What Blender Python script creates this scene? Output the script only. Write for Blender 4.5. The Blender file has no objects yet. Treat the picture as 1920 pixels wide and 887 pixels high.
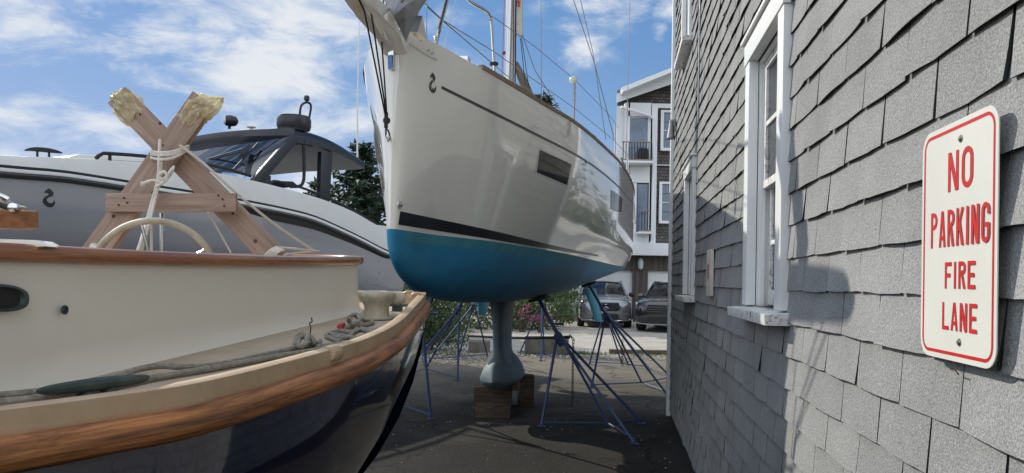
import bpy, math, random
import numpy as np
from mathutils import Vector, Matrix, noise
from mathutils.bvhtree import BVHTree
V = Vector
PI = math.pi
random.seed(7)
SC = bpy.context.scene
COL = SC.collection
# ---------------------------------------------------------------- camera
EYE = V((0, 0, 1.6)); FPX = 1400.0; PX0, PY0 = 960.0, 509.0
PITCH, ROLL = math.radians(.7), math.radians(1.1)
_F = V((0, math.cos(PITCH), math.sin(PITCH))); _R0 = V((1, 0, 0)); _U0 = V((0, -math.sin(PITCH), math.cos(PITCH)))
_R = _R0 * math.cos(ROLL) + _U0 * math.sin(ROLL); _U = -_R0 * math.sin(ROLL) + _U0 * math.cos(ROLL)
cd = bpy.data.cameras.new("camera"); cam = bpy.data.objects.new("camera", cd); COL.objects.link(cam)
cd.sensor_width = 36; cd.lens = 36 * FPX / 1920; cd.shift_y = (PY0 - 443.5) / 1920; cd.clip_start = .02; cd.clip_end = 2000
cam.matrix_world = Matrix((( _R.x, _U.x, -_F.x, EYE.x), (_R.y, _U.y, -_F.y, EYE.y), (_R.z, _U.z, -_F.z, EYE.z), (0, 0, 0, 1)))
SC.camera = cam
def ray(px, py): return _F + _R * ((px - PX0) / FPX) + _U * ((PY0 - py) / FPX)
def P(px, py, Y):
    r = ray(px, py); return EYE + r * (Y / r.y)
def PL(px, py, p0, n):
    r = ray(px, py); return EYE + r * ((p0 - EYE).dot(n) / r.dot(n))
def G(px, py, z=0.0):
    r = ray(px, py); return EYE + r * ((z - EYE.z) / r.z)
# ---------------------------------------------------------------- light
SUN_AZ = math.radians(-45)      # measured from +Y towards +X: ahead and left of the camera
SUN_EL = math.radians(31)
sdir = V((math.sin(SUN_AZ) * math.cos(SUN_EL), math.cos(SUN_AZ) * math.cos(SUN_EL), math.sin(SUN_EL)))
sl = bpy.data.lights.new("sun", 'SUN'); so = bpy.data.objects.new("sun", sl); COL.objects.link(so)
sl.energy = 2.4; sl.angle = math.radians(.5); sl.color = (1, .94, .82)
so.rotation_euler = sdir.to_track_quat('Z', 'Y').to_euler(); so.location = (0, 0, 12)
SC.view_settings.view_transform = 'Standard'; SC.view_settings.look = 'None'
SC.view_settings.exposure = 0.7; SC.view_settings.gamma = 1
w = bpy.data.worlds.new("World"); SC.world = w; w.use_nodes = True
nt = w.node_tree; N = nt.nodes; L = nt.links
for n_ in list(N): N.remove(n_)
out = N.new('ShaderNodeOutputWorld'); bg = N.new('ShaderNodeBackground'); L.new(bg.outputs[0], out.inputs[0])
sky = N.new('ShaderNodeTexSky'); sky.sky_type = 'NISHITA'; sky.sun_disc = False
sky.sun_elevation = SUN_EL; sky.sun_rotation = SUN_AZ; sky.air_density = 1.0; sky.dust_density = .05; sky.ozone_density = 3.0
bg.inputs[1].default_value = .135
tc = N.new('ShaderNodeTexCoord')
def wmath(op, a, b=None, c=None):
    m = N.new('ShaderNodeMath'); m.operation = op
    for i, x in enumerate((a, b, c)):
        if x is None: continue
        if hasattr(x, 'links'): L.new(x, m.inputs[i])
        else: m.inputs[i].default_value = x
    return m.outputs[0]
cov = None
# cloud banks: (x, y, angular radius, weight)
for (bx, by, br, bw) in [(-60, 40, .30, .50), (120, 190, .16, .30), (-300, 330, .3, .3), (560, 10, .12, .98), (300, 50, .075, .72), (460, 140, .085, .86), (410, 60, .05, .75),
                         (650, 60, .08, .55), (570, 205, .075, .72), (640, 225, .06, .55), (610, 105, .03, .6), (60, 300, .09, .2), (1120, -10, .07, .75), (1085, 70, .035, .75), (1240, 62, .018, .9), (1265, 30, .03, .6),
                         (560, 330, .09, .6), (250, -400, .35, .7), (2400, 100, .5, .5), (-1600, 100, .8, .6)]:
    d = ray(bx, by).normalized()
    vm = N.new('ShaderNodeVectorMath'); vm.operation = 'DISTANCE'; L.new(tc.outputs['Generated'], vm.inputs[0]); vm.inputs[1].default_value = d
    mr = N.new('ShaderNodeMapRange'); mr.interpolation_type = 'SMOOTHSTEP'; L.new(vm.outputs['Value'], mr.inputs[0])
    mr.inputs[1].default_value = br * 1.5; mr.inputs[2].default_value = 0; mr.inputs[3].default_value = 0; mr.inputs[4].default_value = bw
    cov = mr.outputs[0] if cov is None else wmath('MAXIMUM', cov, mr.outputs[0])
# brighter clouds added outside the view, overhead and behind, to lift the shade
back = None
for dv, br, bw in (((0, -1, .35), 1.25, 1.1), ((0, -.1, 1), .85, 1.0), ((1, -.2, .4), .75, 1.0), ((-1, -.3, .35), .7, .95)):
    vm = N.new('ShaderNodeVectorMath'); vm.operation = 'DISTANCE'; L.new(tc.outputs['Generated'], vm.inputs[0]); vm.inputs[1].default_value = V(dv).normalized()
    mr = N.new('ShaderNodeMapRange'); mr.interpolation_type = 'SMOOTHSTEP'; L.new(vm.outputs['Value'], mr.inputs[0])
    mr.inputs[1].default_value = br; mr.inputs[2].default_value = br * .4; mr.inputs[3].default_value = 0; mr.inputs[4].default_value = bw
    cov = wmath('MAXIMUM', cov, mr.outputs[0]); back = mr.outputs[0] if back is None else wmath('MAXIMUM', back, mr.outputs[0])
mp = N.new('ShaderNodeMapping'); mp.inputs['Scale'].default_value = (1, 1, 2.3); mp.inputs['Rotation'].default_value = (0, math.radians(18), 0)
L.new(tc.outputs['Generated'], mp.inputs[0])
n1 = N.new('ShaderNodeTexNoise'); n1.inputs['Scale'].default_value = 8.5; n1.inputs['Detail'].default_value = 10; n1.inputs['Roughness'].default_value = .62; n1.inputs['Distortion'].default_value = .35
L.new(mp.outputs[0], n1.inputs[0])
n2 = N.new('ShaderNodeTexNoise'); n2.inputs['Scale'].default_value = 2.6; n2.inputs['Detail'].default_value = 6; L.new(mp.outputs[0], n2.inputs[0])
a = wmath('MULTIPLY_ADD', n1.outputs['Fac'], 1.0, -.5)
a = wmath('MULTIPLY_ADD', a, 3.3, cov)
b_ = wmath('MULTIPLY_ADD', n2.outputs['Fac'], 1.0, -.5)
a = wmath('MULTIPLY_ADD', b_, .8, a)
mr = N.new('ShaderNodeMapRange'); mr.interpolation_type = 'SMOOTHSTEP'; L.new(a, mr.inputs[0])
mr.inputs[1].default_value = .12; mr.inputs[2].default_value = 1.15; mr.inputs[3].default_value = 0; mr.inputs[4].default_value = .9
gate = wmath('SMOOTH_MIN', 1.0, wmath('MULTIPLY', cov, 6.0), .1)
mask = wmath('MULTIPLY', mr.outputs[0], gate)
mix = N.new('ShaderNodeMix'); mix.data_type = 'RGBA'
hs = N.new('ShaderNodeHueSaturation'); hs.inputs['Saturation'].default_value = 1.12; hs.inputs['Value'].default_value = 1.0; L.new(sky.outputs[0], hs.inputs['Color'])
# soft shoulder on the brightest sky near the sun, as the photograph's exposure has it
den = N.new('ShaderNodeVectorMath'); den.operation = 'MULTIPLY_ADD'; L.new(hs.outputs[0], den.inputs[0]); den.inputs[1].default_value = (.34, .28, .22); den.inputs[2].default_value = (1, 1, 1)
div = N.new('ShaderNodeVectorMath'); div.operation = 'DIVIDE'; L.new(hs.outputs[0], div.inputs[0]); L.new(den.outputs[0], div.inputs[1])
h2 = N.new('ShaderNodeHueSaturation'); h2.inputs['Saturation'].default_value = 1.25; tn = N.new('ShaderNodeVectorMath'); tn.operation = 'MULTIPLY'; tn.inputs[1].default_value = (1.17, 1.07, 1.12); L.new(div.outputs[0], tn.inputs[0]); L.new(tn.outputs[0], h2.inputs['Color'])
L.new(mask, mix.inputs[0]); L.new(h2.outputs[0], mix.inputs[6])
cm = N.new('ShaderNodeMix'); cm.data_type = 'RGBA'; cm.clamp_factor = True; L.new(back, cm.inputs[0]); cm.inputs[6].default_value = (3.9, 4.0, 4.1, 1); cm.inputs[7].default_value = (7.6, 8.0, 8.6, 1); L.new(cm.outputs[2], mix.inputs[7])  # the added unseen clouds get a brighter, bluer colour to fill the shade
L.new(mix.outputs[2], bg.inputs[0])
# ---------------------------------------------------------------- materials
def new_mat(name):
    m = bpy.data.materials.new(name); m.use_nodes = True
    return m, m.node_tree.nodes, m.node_tree.links, m.node_tree.nodes['Principled BSDF']
def rgb(c): return (c[0], c[1], c[2], 1)
def mat(name, c, rough=.5, metal=0, var=.12, scale=3, detail=6, bump=0, bscale=40, c2=None, vec=(1, 1, 1), rot=(0, 0, 0), coat=0,
        lo=.35, hi=.65, spec=.5, rvar=0, perobj=0, alpha=1, trans=0, ior=None, world=False, grain=False, wear=0):
    m, n, l, b = new_mat(name)
    t = n.new('ShaderNodeTexCoord'); mp = n.new('ShaderNodeMapping'); mp.inputs['Scale'].default_value = vec; mp.inputs['Rotation'].default_value = rot
    if tuple(rot) != (0, 0, 0): mp.vector_type = 'TEXTURE'; mp.inputs['Scale'].default_value = tuple(1 / x for x in vec)
    if world:
        g = n.new('ShaderNodeNewGeometry'); l.new(g.outputs['Position'], mp.inputs[0])
    elif grain:
        ga = n.new('ShaderNodeAttribute'); ga.attribute_name = 'grain'; l.new(ga.outputs['Vector'], mp.inputs[0])
    else: l.new(t.outputs['Object'], mp.inputs[0])
    no = n.new('ShaderNodeTexNoise'); no.inputs['Scale'].default_value = scale; no.inputs['Detail'].default_value = detail; no.inputs['Roughness'].default_value = .6
    l.new(mp.outputs[0], no.inputs[0])
    cr = n.new('ShaderNodeValToRGB'); l.new(no.outputs['Fac'], cr.inputs[0])
    if c2 is None: c2 = tuple(min(1, x * (1 + var)) for x in c); c1 = tuple(x * (1 - var) for x in c)
    else: c1 = c
    cr.color_ramp.elements[0].position = lo; cr.color_ramp.elements[1].position = hi
    cr.color_ramp.elements[0].color = rgb(c1); cr.color_ramp.elements[1].color = rgb(c2)
    src = cr.outputs[0]
    if perobj:
        oi = n.new('ShaderNodeObjectInfo'); h = n.new('ShaderNodeHueSaturation')
        r = n.new('ShaderNodeMapRange'); l.new(oi.outputs['Random'], r.inputs[0]); r.inputs[3].default_value = 1 - perobj; r.inputs[4].default_value = 1 + perobj
        l.new(r.outputs[0], h.inputs['Value']); l.new(src, h.inputs['Color']); src = h.outputs[0]
    if wear:      # bare, darkened patches and knots worn into the finish
        for ws, w0, w1, wv in ((5, .50, .62, 1 - wear), (1.6, .55, .7, 1 - wear * .6)):
            wn_ = n.new('ShaderNodeTexNoise'); wn_.inputs['Scale'].default_value = ws * 2; wn_.inputs['Detail'].default_value = 9; wn_.inputs['Roughness'].default_value = .7; wn_.inputs['Distortion'].default_value = .6
            wm = n.new('ShaderNodeMapping'); wm.inputs['Scale'].default_value = (.5, 2.2, 2.2) if grain else (1, 1, 1); l.new(mp.inputs[0].links[0].from_socket, wm.inputs[0]); l.new(wm.outputs[0], wn_.inputs[0])
            wr = n.new('ShaderNodeMapRange'); l.new(wn_.outputs['Fac'], wr.inputs[0]); wr.inputs[1].default_value = w0; wr.inputs[2].default_value = w1; wr.inputs[3].default_value = 1; wr.inputs[4].default_value = wv
            hw = n.new('ShaderNodeHueSaturation'); l.new(wr.outputs[0], hw.inputs['Value']); l.new(src, hw.inputs['Color']); src = hw.outputs[0]
    l.new(src, b.inputs['Base Color'])
    b.inputs['Roughness'].default_value = rough; b.inputs['Metallic'].default_value = metal
    b.inputs['Coat Weight'].default_value = coat; b.inputs['Coat Roughness'].default_value = .04; b.inputs['Specular IOR Level'].default_value = spec
    if rvar:
        r = n.new('ShaderNodeMapRange'); l.new(no.outputs['Fac'], r.inputs[0]); r.inputs[3].default_value = rough - rvar; r.inputs[4].default_value = rough + rvar
        l.new(r.outputs[0], b.inputs['Roughness'])
    if trans: b.inputs['Transmission Weight'].default_value = trans
    if alpha < 1: b.inputs['Alpha'].default_value = alpha
    if ior: b.inputs['IOR'].default_value = ior
    if bump:
        nb = n.new('ShaderNodeTexNoise'); nb.inputs['Scale'].default_value = bscale; nb.inputs['Detail'].default_value = 5; l.new(mp.outputs[0], nb.inputs[0])
        bm = n.new('ShaderNodeBump'); bm.inputs['Strength'].default_value = min(1, bump); bm.inputs['Distance'].default_value = .01; l.new(nb.outputs['Fac'], bm.inputs['Height'])
        l.new(bm.outputs[0], b.inputs['Normal'])
    return m
M = {}
M['gelcoat'] = mat('white_gelcoat', (.87, .86, .80), .10, var=.03, scale=1.2, coat=1)
M['gel_plain'] = mat('cream_gelcoat', (.72, .71, .66), .3, var=.05, scale=2)
M['antifoul'] = mat('blue_antifouling', (.016, .19, .38), .6, c2=(.035, .28, .49), scale=2.2, vec=(1, 1, 2.5), bump=.08, bscale=30, rvar=.08)
M['antifoul_top'] = mat('faded_waterline_blue', (.03, .19, .26), .6, c2=(.05, .25, .33), scale=5, bump=.1, bscale=30)
M['keel'] = mat('keel_blue_grey', (.08, .13, .15), .62, c2=(.14, .19, .20), scale=3, bump=.15, bscale=25)
M['cyan'] = mat('cyan_rudder_paint', (.06, .38, .52), .5, var=.1, scale=3)
M['black'] = mat('black_vinyl', (.012, .013, .018), .28, var=.2)
M['darkstripe'] = mat('charcoal_stripe', (.05, .055, .055), .35, var=.15)
M['steel'] = mat('stainless_steel', (.62, .62, .62), .14, metal=1, var=.06)
M['alu'] = mat('mast_aluminium', (.55, .56, .58), .28, metal=1, var=.08, vec=(1, 1, .1), scale=8)
M['galv'] = mat('galvanised_steel', (.27, .27, .28), .5, metal=.75, var=.18, scale=14, bump=.08, bscale=90)
M['teak'] = mat('varnished_teak', (.19, .06, .022), .3, c2=(.46, .19, .075), scale=6, detail=9, vec=(.45, 9, 9), grain=True, wear=.35, lo=.3, hi=.72, coat=.5, bump=.12, bscale=18, rvar=.12)
M['rub'] = mat('weathered_rub_rail_wood', (.13, .045, .014), .45, c2=(.60, .25, .085), scale=6.5, detail=10, vec=(.5, 9, 9), grain=True, wear=.45, lo=.3, hi=.74, coat=.25, bump=.35, bscale=14, rvar=.15)
M['teakblock'] = mat('oiled_teak_block', (.15, .055, .022), .45, c2=(.42, .18, .075), scale=5, detail=9, vec=(.9, 14, 14), lo=.3, hi=.72, bump=.15, bscale=18, wear=.3)
M['teakgrey'] = mat('grey_teak', (.20, .14, .09), .7, c2=(.30, .22, .15), scale=6, vec=(8, 1, 8))
M['cream'] = mat('cream_paint', (.83, .805, .715), .36, var=.035, scale=1.6, bump=.03, bscale=3, c2=(.87, .845, .76), coat=.3)
M['tanrail'] = mat('beige_painted_rail', (.42, .30, .18), .42, c2=(.55, .41, .27), scale=6, bump=.05, bscale=30)
M['tandeck'] = mat('beige_nonskid_deck', (.40, .33, .25), .75, c2=(.47, .39, .30), scale=9, bump=.35, bscale=260)
M['navy'] = mat('navy_topside_paint', (.006, .008, .028), .1, var=.2, scale=2, coat=1, bump=.03, bscale=2.4)
M['bronze'] = mat('verdigris_bronze', (.035, .055, .052), .5, metal=.25, c2=(.075, .105, .10), scale=14, bump=.2, bscale=60)
M['bitt'] = mat('worn_cream_bitt', (.33, .30, .22), .55, c2=(.52, .48, .38), scale=14, bump=.15, bscale=40)
M['rope'] = mat('grey_rope', (.20, .19, .16), .9, c2=(.33, .31, .26), scale=60, bump=.6, bscale=140)
M['whiterope'] = mat('white_line', (.62, .60, .54), .85, c2=(.74, .72, .66), scale=60, bump=.4, bscale=200)
M['blackrope'] = mat('black_line', (.015, .016, .018), .8, var=.3, scale=80, bump=.4, bscale=200)
M['wire'] = mat('rigging_wire', (.23, .23, .24), .4, metal=.8, var=.1)
def lumber(ang): return mat('weathered_lumber', (.22, .15, .115), .8, c2=(.46, .345, .275), scale=4, detail=8, vec=(12, 12, .8), rot=(0, ang, 0), lo=.3, hi=.7, bump=.25, bscale=16)
M['lumber'] = lumber(0)
M['knot'] = mat('lumber_knot', (.10, .05, .03), .7, var=.3, scale=30)
M['plastic'] = None
M['yellowwrap'] = None
M['greyhull'] = mat('graphite_hull_paint', (.30, .305, .33), .16, var=.06, scale=1.2, coat=.5, bump=.01, bscale=2)
M['yachtwhite'] = mat('pale_grey_deck_gelcoat', (.64, .64, .61), .3, var=.03)
M['gloss_black'] = mat('gloss_black_hardtop', (.010, .011, .016), .38, var=.15, coat=.05)
M['headliner'] = mat('grey_headliner', (.11, .11, .115), .6, var=.06)
M['rubber'] = mat('black_rubber', (.017, .017, .019), .7, var=.2, scale=20)
M['glasstint'] = mat('tinted_glass', (.010, .010, .012), .08, var=0, spec=.3)
M['canvas'] = mat('taupe_canvas', (.17, .155, .135), .85, c2=(.23, .21, .18), scale=6, bump=.3, bscale=14)
M['sail'] = mat('sailcloth', (.62, .60, .54), .7, var=.06, scale=4)
M['red'] = mat('sign_red', (.56, .022, .022), .4, var=.08, scale=8)
M['signwhite'] = mat('sign_white_sheeting', (.70, .70, .64), .38, var=.04, scale=5)
M['standblue'] = mat('blue_stand_paint', (.032, .065, .17), .42, c2=(.085, .105, .16), scale=14, lo=.45, hi=.85, bump=.12, bscale=60)
M['padwood'] = mat('stand_pad_plywood', (.05, .04, .032), .8, c2=(.12, .09, .07), scale=14, bump=.3)
M['timber'] = mat('old_cribbing_timber', (.055, .04, .027), .85, c2=(.125, .09, .062), scale=5, vec=(1, 8, 8), bump=.6, bscale=22, perobj=.2)
M['concrete'] = mat('mossy_concrete', (.10, .10, .075), .9, c2=(.19, .18, .15), scale=6, bump=.6, bscale=30)
M['chain'] = mat('rusty_chain', (.035, .028, .024), .6, metal=.5, c2=(.08, .06, .045), scale=30)
M['whitetrim'] = mat('white_trim_paint', (.76, .77, .77), .5, var=.03, scale=3)
M['whitetrim_d'] = mat('far_white_trim', (.70, .72, .74), .55, var=.03, scale=1)
M['screw'] = mat('zinc_screw', (.25, .24, .22), .45, metal=.8, var=.3, scale=200)
M['rust'] = mat('rusty_nail', (.09, .045, .03), .7, metal=.3, var=.3, scale=100)
M['tyre'] = mat('tyre_rubber', (.018, .018, .02), .7, var=.2)
M['silverpaint'] = mat('silver_car_paint', (.22, .23, .245), .24, metal=.55, var=.03, coat=1)
M['blackpaint'] = mat('dark_car_paint', (.02, .021, .024), .2, metal=.2, var=.05, coat=1)
M['chrome'] = mat('chrome', (.75, .75, .76), .08, metal=1, var=.02)
M['headlamp'] = mat('headlamp_lens', (.55, .57, .6), .06, var=.25, scale=14, coat=1)
M['bark'] = mat('dark_bark', (.06, .045, .035), .9, var=.3, scale=12, bump=.5)
M['redtape'] = mat('red_tape', (.45, .03, .04), .5, var=.1)
M['bluetape'] = mat('blue_sticker', (.08, .24, .55), .35, var=.15, scale=40)
M['goldpanel'] = mat('faded_notice', (.58, .50, .42), .6, c2=(.66, .62, .55), scale=12)
M['redprint'] = mat('faded_red_print', (.50, .20, .13), .6, var=.2, scale=30)
M['lantern'] = mat('lantern_glass', (.5, .6, .62), .2, var=.1)
def leafmat(name, c, c2, sc=1.2):
    m = mat(name, c, .55, c2=c2, scale=sc, lo=.3, hi=.7, world=True)
    b = m.node_tree.nodes['Principled BSDF']
    n, l = m.node_tree.nodes, m.node_tree.links
    tr = n.new('ShaderNodeBsdfTranslucent'); mx = n.new('ShaderNodeMixShader'); mx.inputs[0].default_value = .3
    l.new(b.inputs['Base Color'].links[0].from_socket, tr.inputs[0]); l.new(b.outputs[0], mx.inputs[1]); l.new(tr.outputs[0], mx.inputs[2])
    l.new(mx.outputs[0], n['Material Output'].inputs[0]); return m
M['conifer'] = leafmat('conifer_needles', (.012, .030, .015), (.032, .062, .024))
M['shrub'] = leafmat('shrub_leaves', (.022, .045, .013), (.09, .14, .035), 2.5)
M['flower'] = leafmat('pink_petals', (.30, .04, .10), (.42, .12, .2), 5)
M['grass'] = leafmat('green_grass', (.05, .09, .02), (.16, .2, .06), 4)
def glass(name, tint, op):
    m, n, l, b = new_mat(name)
    t = n.new('ShaderNodeBsdfTransparent'); t.inputs[0].default_value = rgb(tint); g = n.new('ShaderNodeBsdfGlossy'); g.inputs['Roughness'].default_value = .02
    f = n.new('ShaderNodeFresnel'); f.inputs[0].default_value = 1.45; a = n.new('ShaderNodeMath'); a.operation = 'ADD'; a.inputs[1].default_value = op; l.new(f.outputs[0], a.inputs[0])
    no = n.new('ShaderNodeTexNoise'); no.inputs['Scale'].default_value = 2.5; bp = n.new('ShaderNodeBump'); bp.inputs['Strength'].default_value = .06; bp.inputs['Distance'].default_value = .05
    l.new(no.outputs['Fac'], bp.inputs['Height']); l.new(bp.outputs[0], g.inputs['Normal'])
    mx = n.new('ShaderNodeMixShader'); l.new(a.outputs[0], mx.inputs[0]); l.new(t.outputs[0], mx.inputs[1]); l.new(g.outputs[0], mx.inputs[2])
    l.new(mx.outputs[0], n['Material Output'].inputs[0]); return m
M['winglass'] = glass('old_window_glass', (.75, .8, .8), .12)
M['screenglass'] = glass('windscreen_glass', (.55, .66, .78), .08)
M['farglass'] = mat('reflective_far_glass', (.09, .14, .21), .12, var=.35, scale=1.0, coat=.5, spec=.5)
def wrapmat():
    m, n, l, b = new_mat('yellowed_plastic_wrap')
    b.inputs['Base Color'].default_value = (.86, .80, .56, 1); b.inputs['Roughness'].default_value = .25
    tr = n.new('ShaderNodeBsdfTranslucent'); tr.inputs[0].default_value = (.9, .84, .6, 1)
    tp = n.new('ShaderNodeBsdfTransparent'); tp.inputs[0].default_value = (.95, .92, .8, 1)
    mx = n.new('ShaderNodeMixShader'); mx.inputs[0].default_value = .45; l.new(b.outputs[0], mx.inputs[1]); l.new(tr.outputs[0], mx.inputs[2])
    m2 = n.new('ShaderNodeMixShader'); no = n.new('ShaderNodeTexNoise'); no.inputs['Scale'].default_value = 30
    tcn = n.new('ShaderNodeTexCoord'); l.new(tcn.outputs['Object'], no.inputs[0])
    mr = n.new('ShaderNodeMapRange'); l.new(no.outputs['Fac'], mr.inputs[0]); mr.inputs[1].default_value = .35; mr.inputs[2].default_value = .7; mr.inputs[3].default_value = .15; mr.inputs[4].default_value = .72
    l.new(mr.outputs[0], m2.inputs[0]); l.new(mx.outputs[0], m2.inputs[1]); l.new(tp.outputs[0], m2.inputs[2]); l.new(m2.outputs[0], n['Material Output'].inputs[0])
    return m
M['yellowwrap'] = wrapmat()
def shinglemat():
    m, n, l, b = new_mat('grey_asphalt_shingle')
    g = n.new('ShaderNodeNewGeometry')
    def noise_(s, d=3):
        x = n.new('ShaderNodeTexNoise'); x.inputs['Scale'].default_value = s; x.inputs['Detail'].default_value = d; l.new(g.outputs['Position'], x.inputs[0]); return x
    a = noise_(230, 2); c = noise_(3.5, 6); e = noise_(70, 3)
    vo = n.new('ShaderNodeTexVoronoi'); vo.inputs['Scale'].default_value = 420; l.new(g.outputs['Position'], vo.inputs[0])
    cr = n.new('ShaderNodeValToRGB'); l.new(a.outputs['Fac'], cr.inputs[0])
    cr.color_ramp.elements[0].position = .32; cr.color_ramp.elements[0].color = (.205, .21, .215, 1); cr.color_ramp.elements[1].position = .68; cr.color_ramp.elements[1].color = (.375, .38, .372, 1)
    def mul(src, fac, lo, hi, a0=.3, a1=.7):
        r = n.new('ShaderNodeMapRange'); l.new(fac, r.inputs[0]); r.inputs[1].default_value = a0; r.inputs[2].default_value = a1; r.inputs[3].default_value = lo; r.inputs[4].default_value = hi
        h = n.new('ShaderNodeHueSaturation'); l.new(r.outputs[0], h.inputs['Value']); l.new(src, h.inputs['Color']); return h.outputs[0]
    src = mul(cr.outputs[0], c.outputs['Fac'], .86, 1.08)
    sep = n.new('ShaderNodeSeparateColor'); l.new(vo.outputs['Color'], sep.inputs[0])
    src = mul(src, sep.outputs[0], .84, 1.16, 0, 1)
    oi = n.new('ShaderNodeObjectInfo'); src = mul(src, oi.outputs['Random'], .93, 1.06, 0, 1)
    l.new(src, b.inputs['Base Color']); b.inputs['Roughness'].default_value = .93; b.inputs['Specular IOR Level'].default_value = .25
    ad = n.new('ShaderNodeMath'); ad.operation = 'ADD'; l.new(a.outputs['Fac'], ad.inputs[0]); l.new(e.outputs['Fac'], ad.inputs[1])
    bm = n.new('ShaderNodeBump'); bm.inputs['Strength'].default_value = .55; bm.inputs['Distance'].default_value = .004; l.new(ad.outputs[0], bm.inputs['Height']); l.new(bm.outputs[0], b.inputs['Normal'])
    return m
M['shingle'] = shinglemat()
M['shinglecore'] = mat('black_shingle_edge', (.03, .03, .029), .95, var=.2)
M['felt'] = mat('tar_felt', (.015, .014, .014), .95, var=.2)
def peelmat():
    m, n, l, b = new_mat('peeling_white_paint')
    t = n.new('ShaderNodeTexCoord'); no = n.new('ShaderNodeTexNoise'); no.inputs['Scale'].default_value = 22; no.inputs['Detail'].default_value = 8; no.inputs['Roughness'].default_value = .65; no.inputs['Distortion'].default_value = 1
    l.new(t.outputs['Object'], no.inputs[0]); cr = n.new('ShaderNodeValToRGB'); l.new(no.outputs['Fac'], cr.inputs[0]); e = cr.color_ramp.elements
    e[0].position = .36; e[0].color = (.16, .15, .13, 1); e[1].position = .43; e[1].color = (.62, .62, .60, 1); x = e.new(.6); x.color = (.74, .74, .72, 1)
    l.new(cr.outputs[0], b.inputs['Base Color']); b.inputs['Roughness'].default_value = .6
    bm = n.new('ShaderNodeBump'); bm.inputs['Strength'].default_value = .7; bm.inputs['Distance'].default_value = .004; l.new(cr.outputs[0], bm.inputs['Height']); l.new(bm.outputs[0], b.inputs['Normal']); return m
M['peel'] = peelmat()
def groundmat(name, c1, c2, c3, s1, s2, bump, bs, rough=.9, sunlit_far=None):
    m, n, l, b = new_mat(name); g = n.new('ShaderNodeNewGeometry')
    def nz(s, d):
        x = n.new('ShaderNodeTexNoise'); x.inputs['Scale'].default_value = s; x.inputs['Detail'].default_value = d; x.inputs['Roughness'].default_value = .65; l.new(g.outputs['Position'], x.inputs[0]); return x.outputs['Fac']
    A, B, Cc = nz(s1, 8), nz(s2, 3), nz(bs, 3)
    cr = n.new('ShaderNodeValToRGB'); l.new(A, cr.inputs[0]); cr.color_ramp.elements[0].position = .35; cr.color_ramp.elements[1].position = .65
    cr.color_ramp.elements[0].color = rgb(c1); cr.color_ramp.elements[1].color = rgb(c2)
    r = n.new('ShaderNodeMapRange'); l.new(B, r.inputs[0]); r.inputs[1].default_value = .52; r.inputs[2].default_value = .72
    mx = n.new('ShaderNodeMix'); mx.data_type = 'RGBA'; l.new(r.outputs[0], mx.inputs[0]); l.new(cr.outputs[0], mx.inputs[6]); mx.inputs[7].default_value = rgb(c3)
    src = mx.outputs[2]
    if sunlit_far:      # far asphalt painted paler as if sunlit, near asphalt left dark as if shaded
        sp = n.new('ShaderNodeSeparateXYZ'); l.new(g.outputs['Position'], sp.inputs[0]); D1 = nz(.9, 7)
        ad = n.new('ShaderNodeMath'); ad.operation = 'MULTIPLY_ADD'; l.new(D1, ad.inputs[0]); ad.inputs[1].default_value = 7.0; l.new(sp.outputs[1], ad.inputs[2])
        mr = n.new('ShaderNodeMapRange'); mr.interpolation_type = 'SMOOTHSTEP'; l.new(ad.outputs[0], mr.inputs[0]); mr.inputs[1].default_value = 10.5; mr.inputs[2].default_value = 18.5; mr.inputs[4].default_value = .95
        m3 = n.new('ShaderNodeMix'); m3.data_type = 'RGBA'; l.new(mr.outputs[0], m3.inputs[0]); l.new(src, m3.inputs[6]); m3.inputs[7].default_value = rgb(sunlit_far); src = m3.outputs[2]
        vo = n.new('ShaderNodeTexVoronoi'); vo.feature = 'DISTANCE_TO_EDGE'; vo.inputs['Scale'].default_value = .55; dn = n.new('ShaderNodeTexNoise'); dn.inputs['Scale'].default_value = 3; dn.inputs['Detail'].default_value = 6; l.new(g.outputs['Position'], dn.inputs[0])
        va = n.new('ShaderNodeVectorMath'); va.operation = 'MULTIPLY_ADD'; l.new(dn.outputs['Color'], va.inputs[0]); va.inputs[1].default_value = (.5, .5, .5); l.new(g.outputs['Position'], va.inputs[2]); l.new(va.outputs[0], vo.inputs[0])
        m5 = n.new('ShaderNodeMapRange'); l.new(vo.outputs['Distance'], m5.inputs[0]); m5.inputs[1].default_value = .002; m5.inputs[2].default_value = .010; m5.inputs[3].default_value = .35; m5.inputs[4].default_value = 1
        hh_ = n.new('ShaderNodeHueSaturation'); l.new(m5.outputs[0], hh_.inputs['Value']); l.new(src, hh_.inputs['Color']); src = hh_.outputs[0]
    l.new(src, b.inputs['Base Color']); b.inputs['Roughness'].default_value = rough; b.inputs['Specular IOR Level'].default_value = .22
    bm = n.new('ShaderNodeBump'); bm.inputs['Strength'].default_value = bump; bm.inputs['Distance'].default_value = .01; l.new(Cc, bm.inputs['Height']); l.new(bm.outputs[0], b.inputs['Normal']); return m
M['asphalt'] = groundmat('old_asphalt', (.013, .012, .011), (.026, .024, .021), (.06, .056, .05), .8, 60, .7, 110, sunlit_far=(.21, .185, .145))
M['gravel'] = groundmat('crushed_shell_gravel', (.33, .31, .265), (.46, .43, .375), (.26, .24, .21), 1.5, 9, 1, 14)
M['earth'] = groundmat('grassy_ground', (.05, .06, .025), (.09, .10, .045), (.12, .11, .07), .5, 4, .8, 12)
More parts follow.
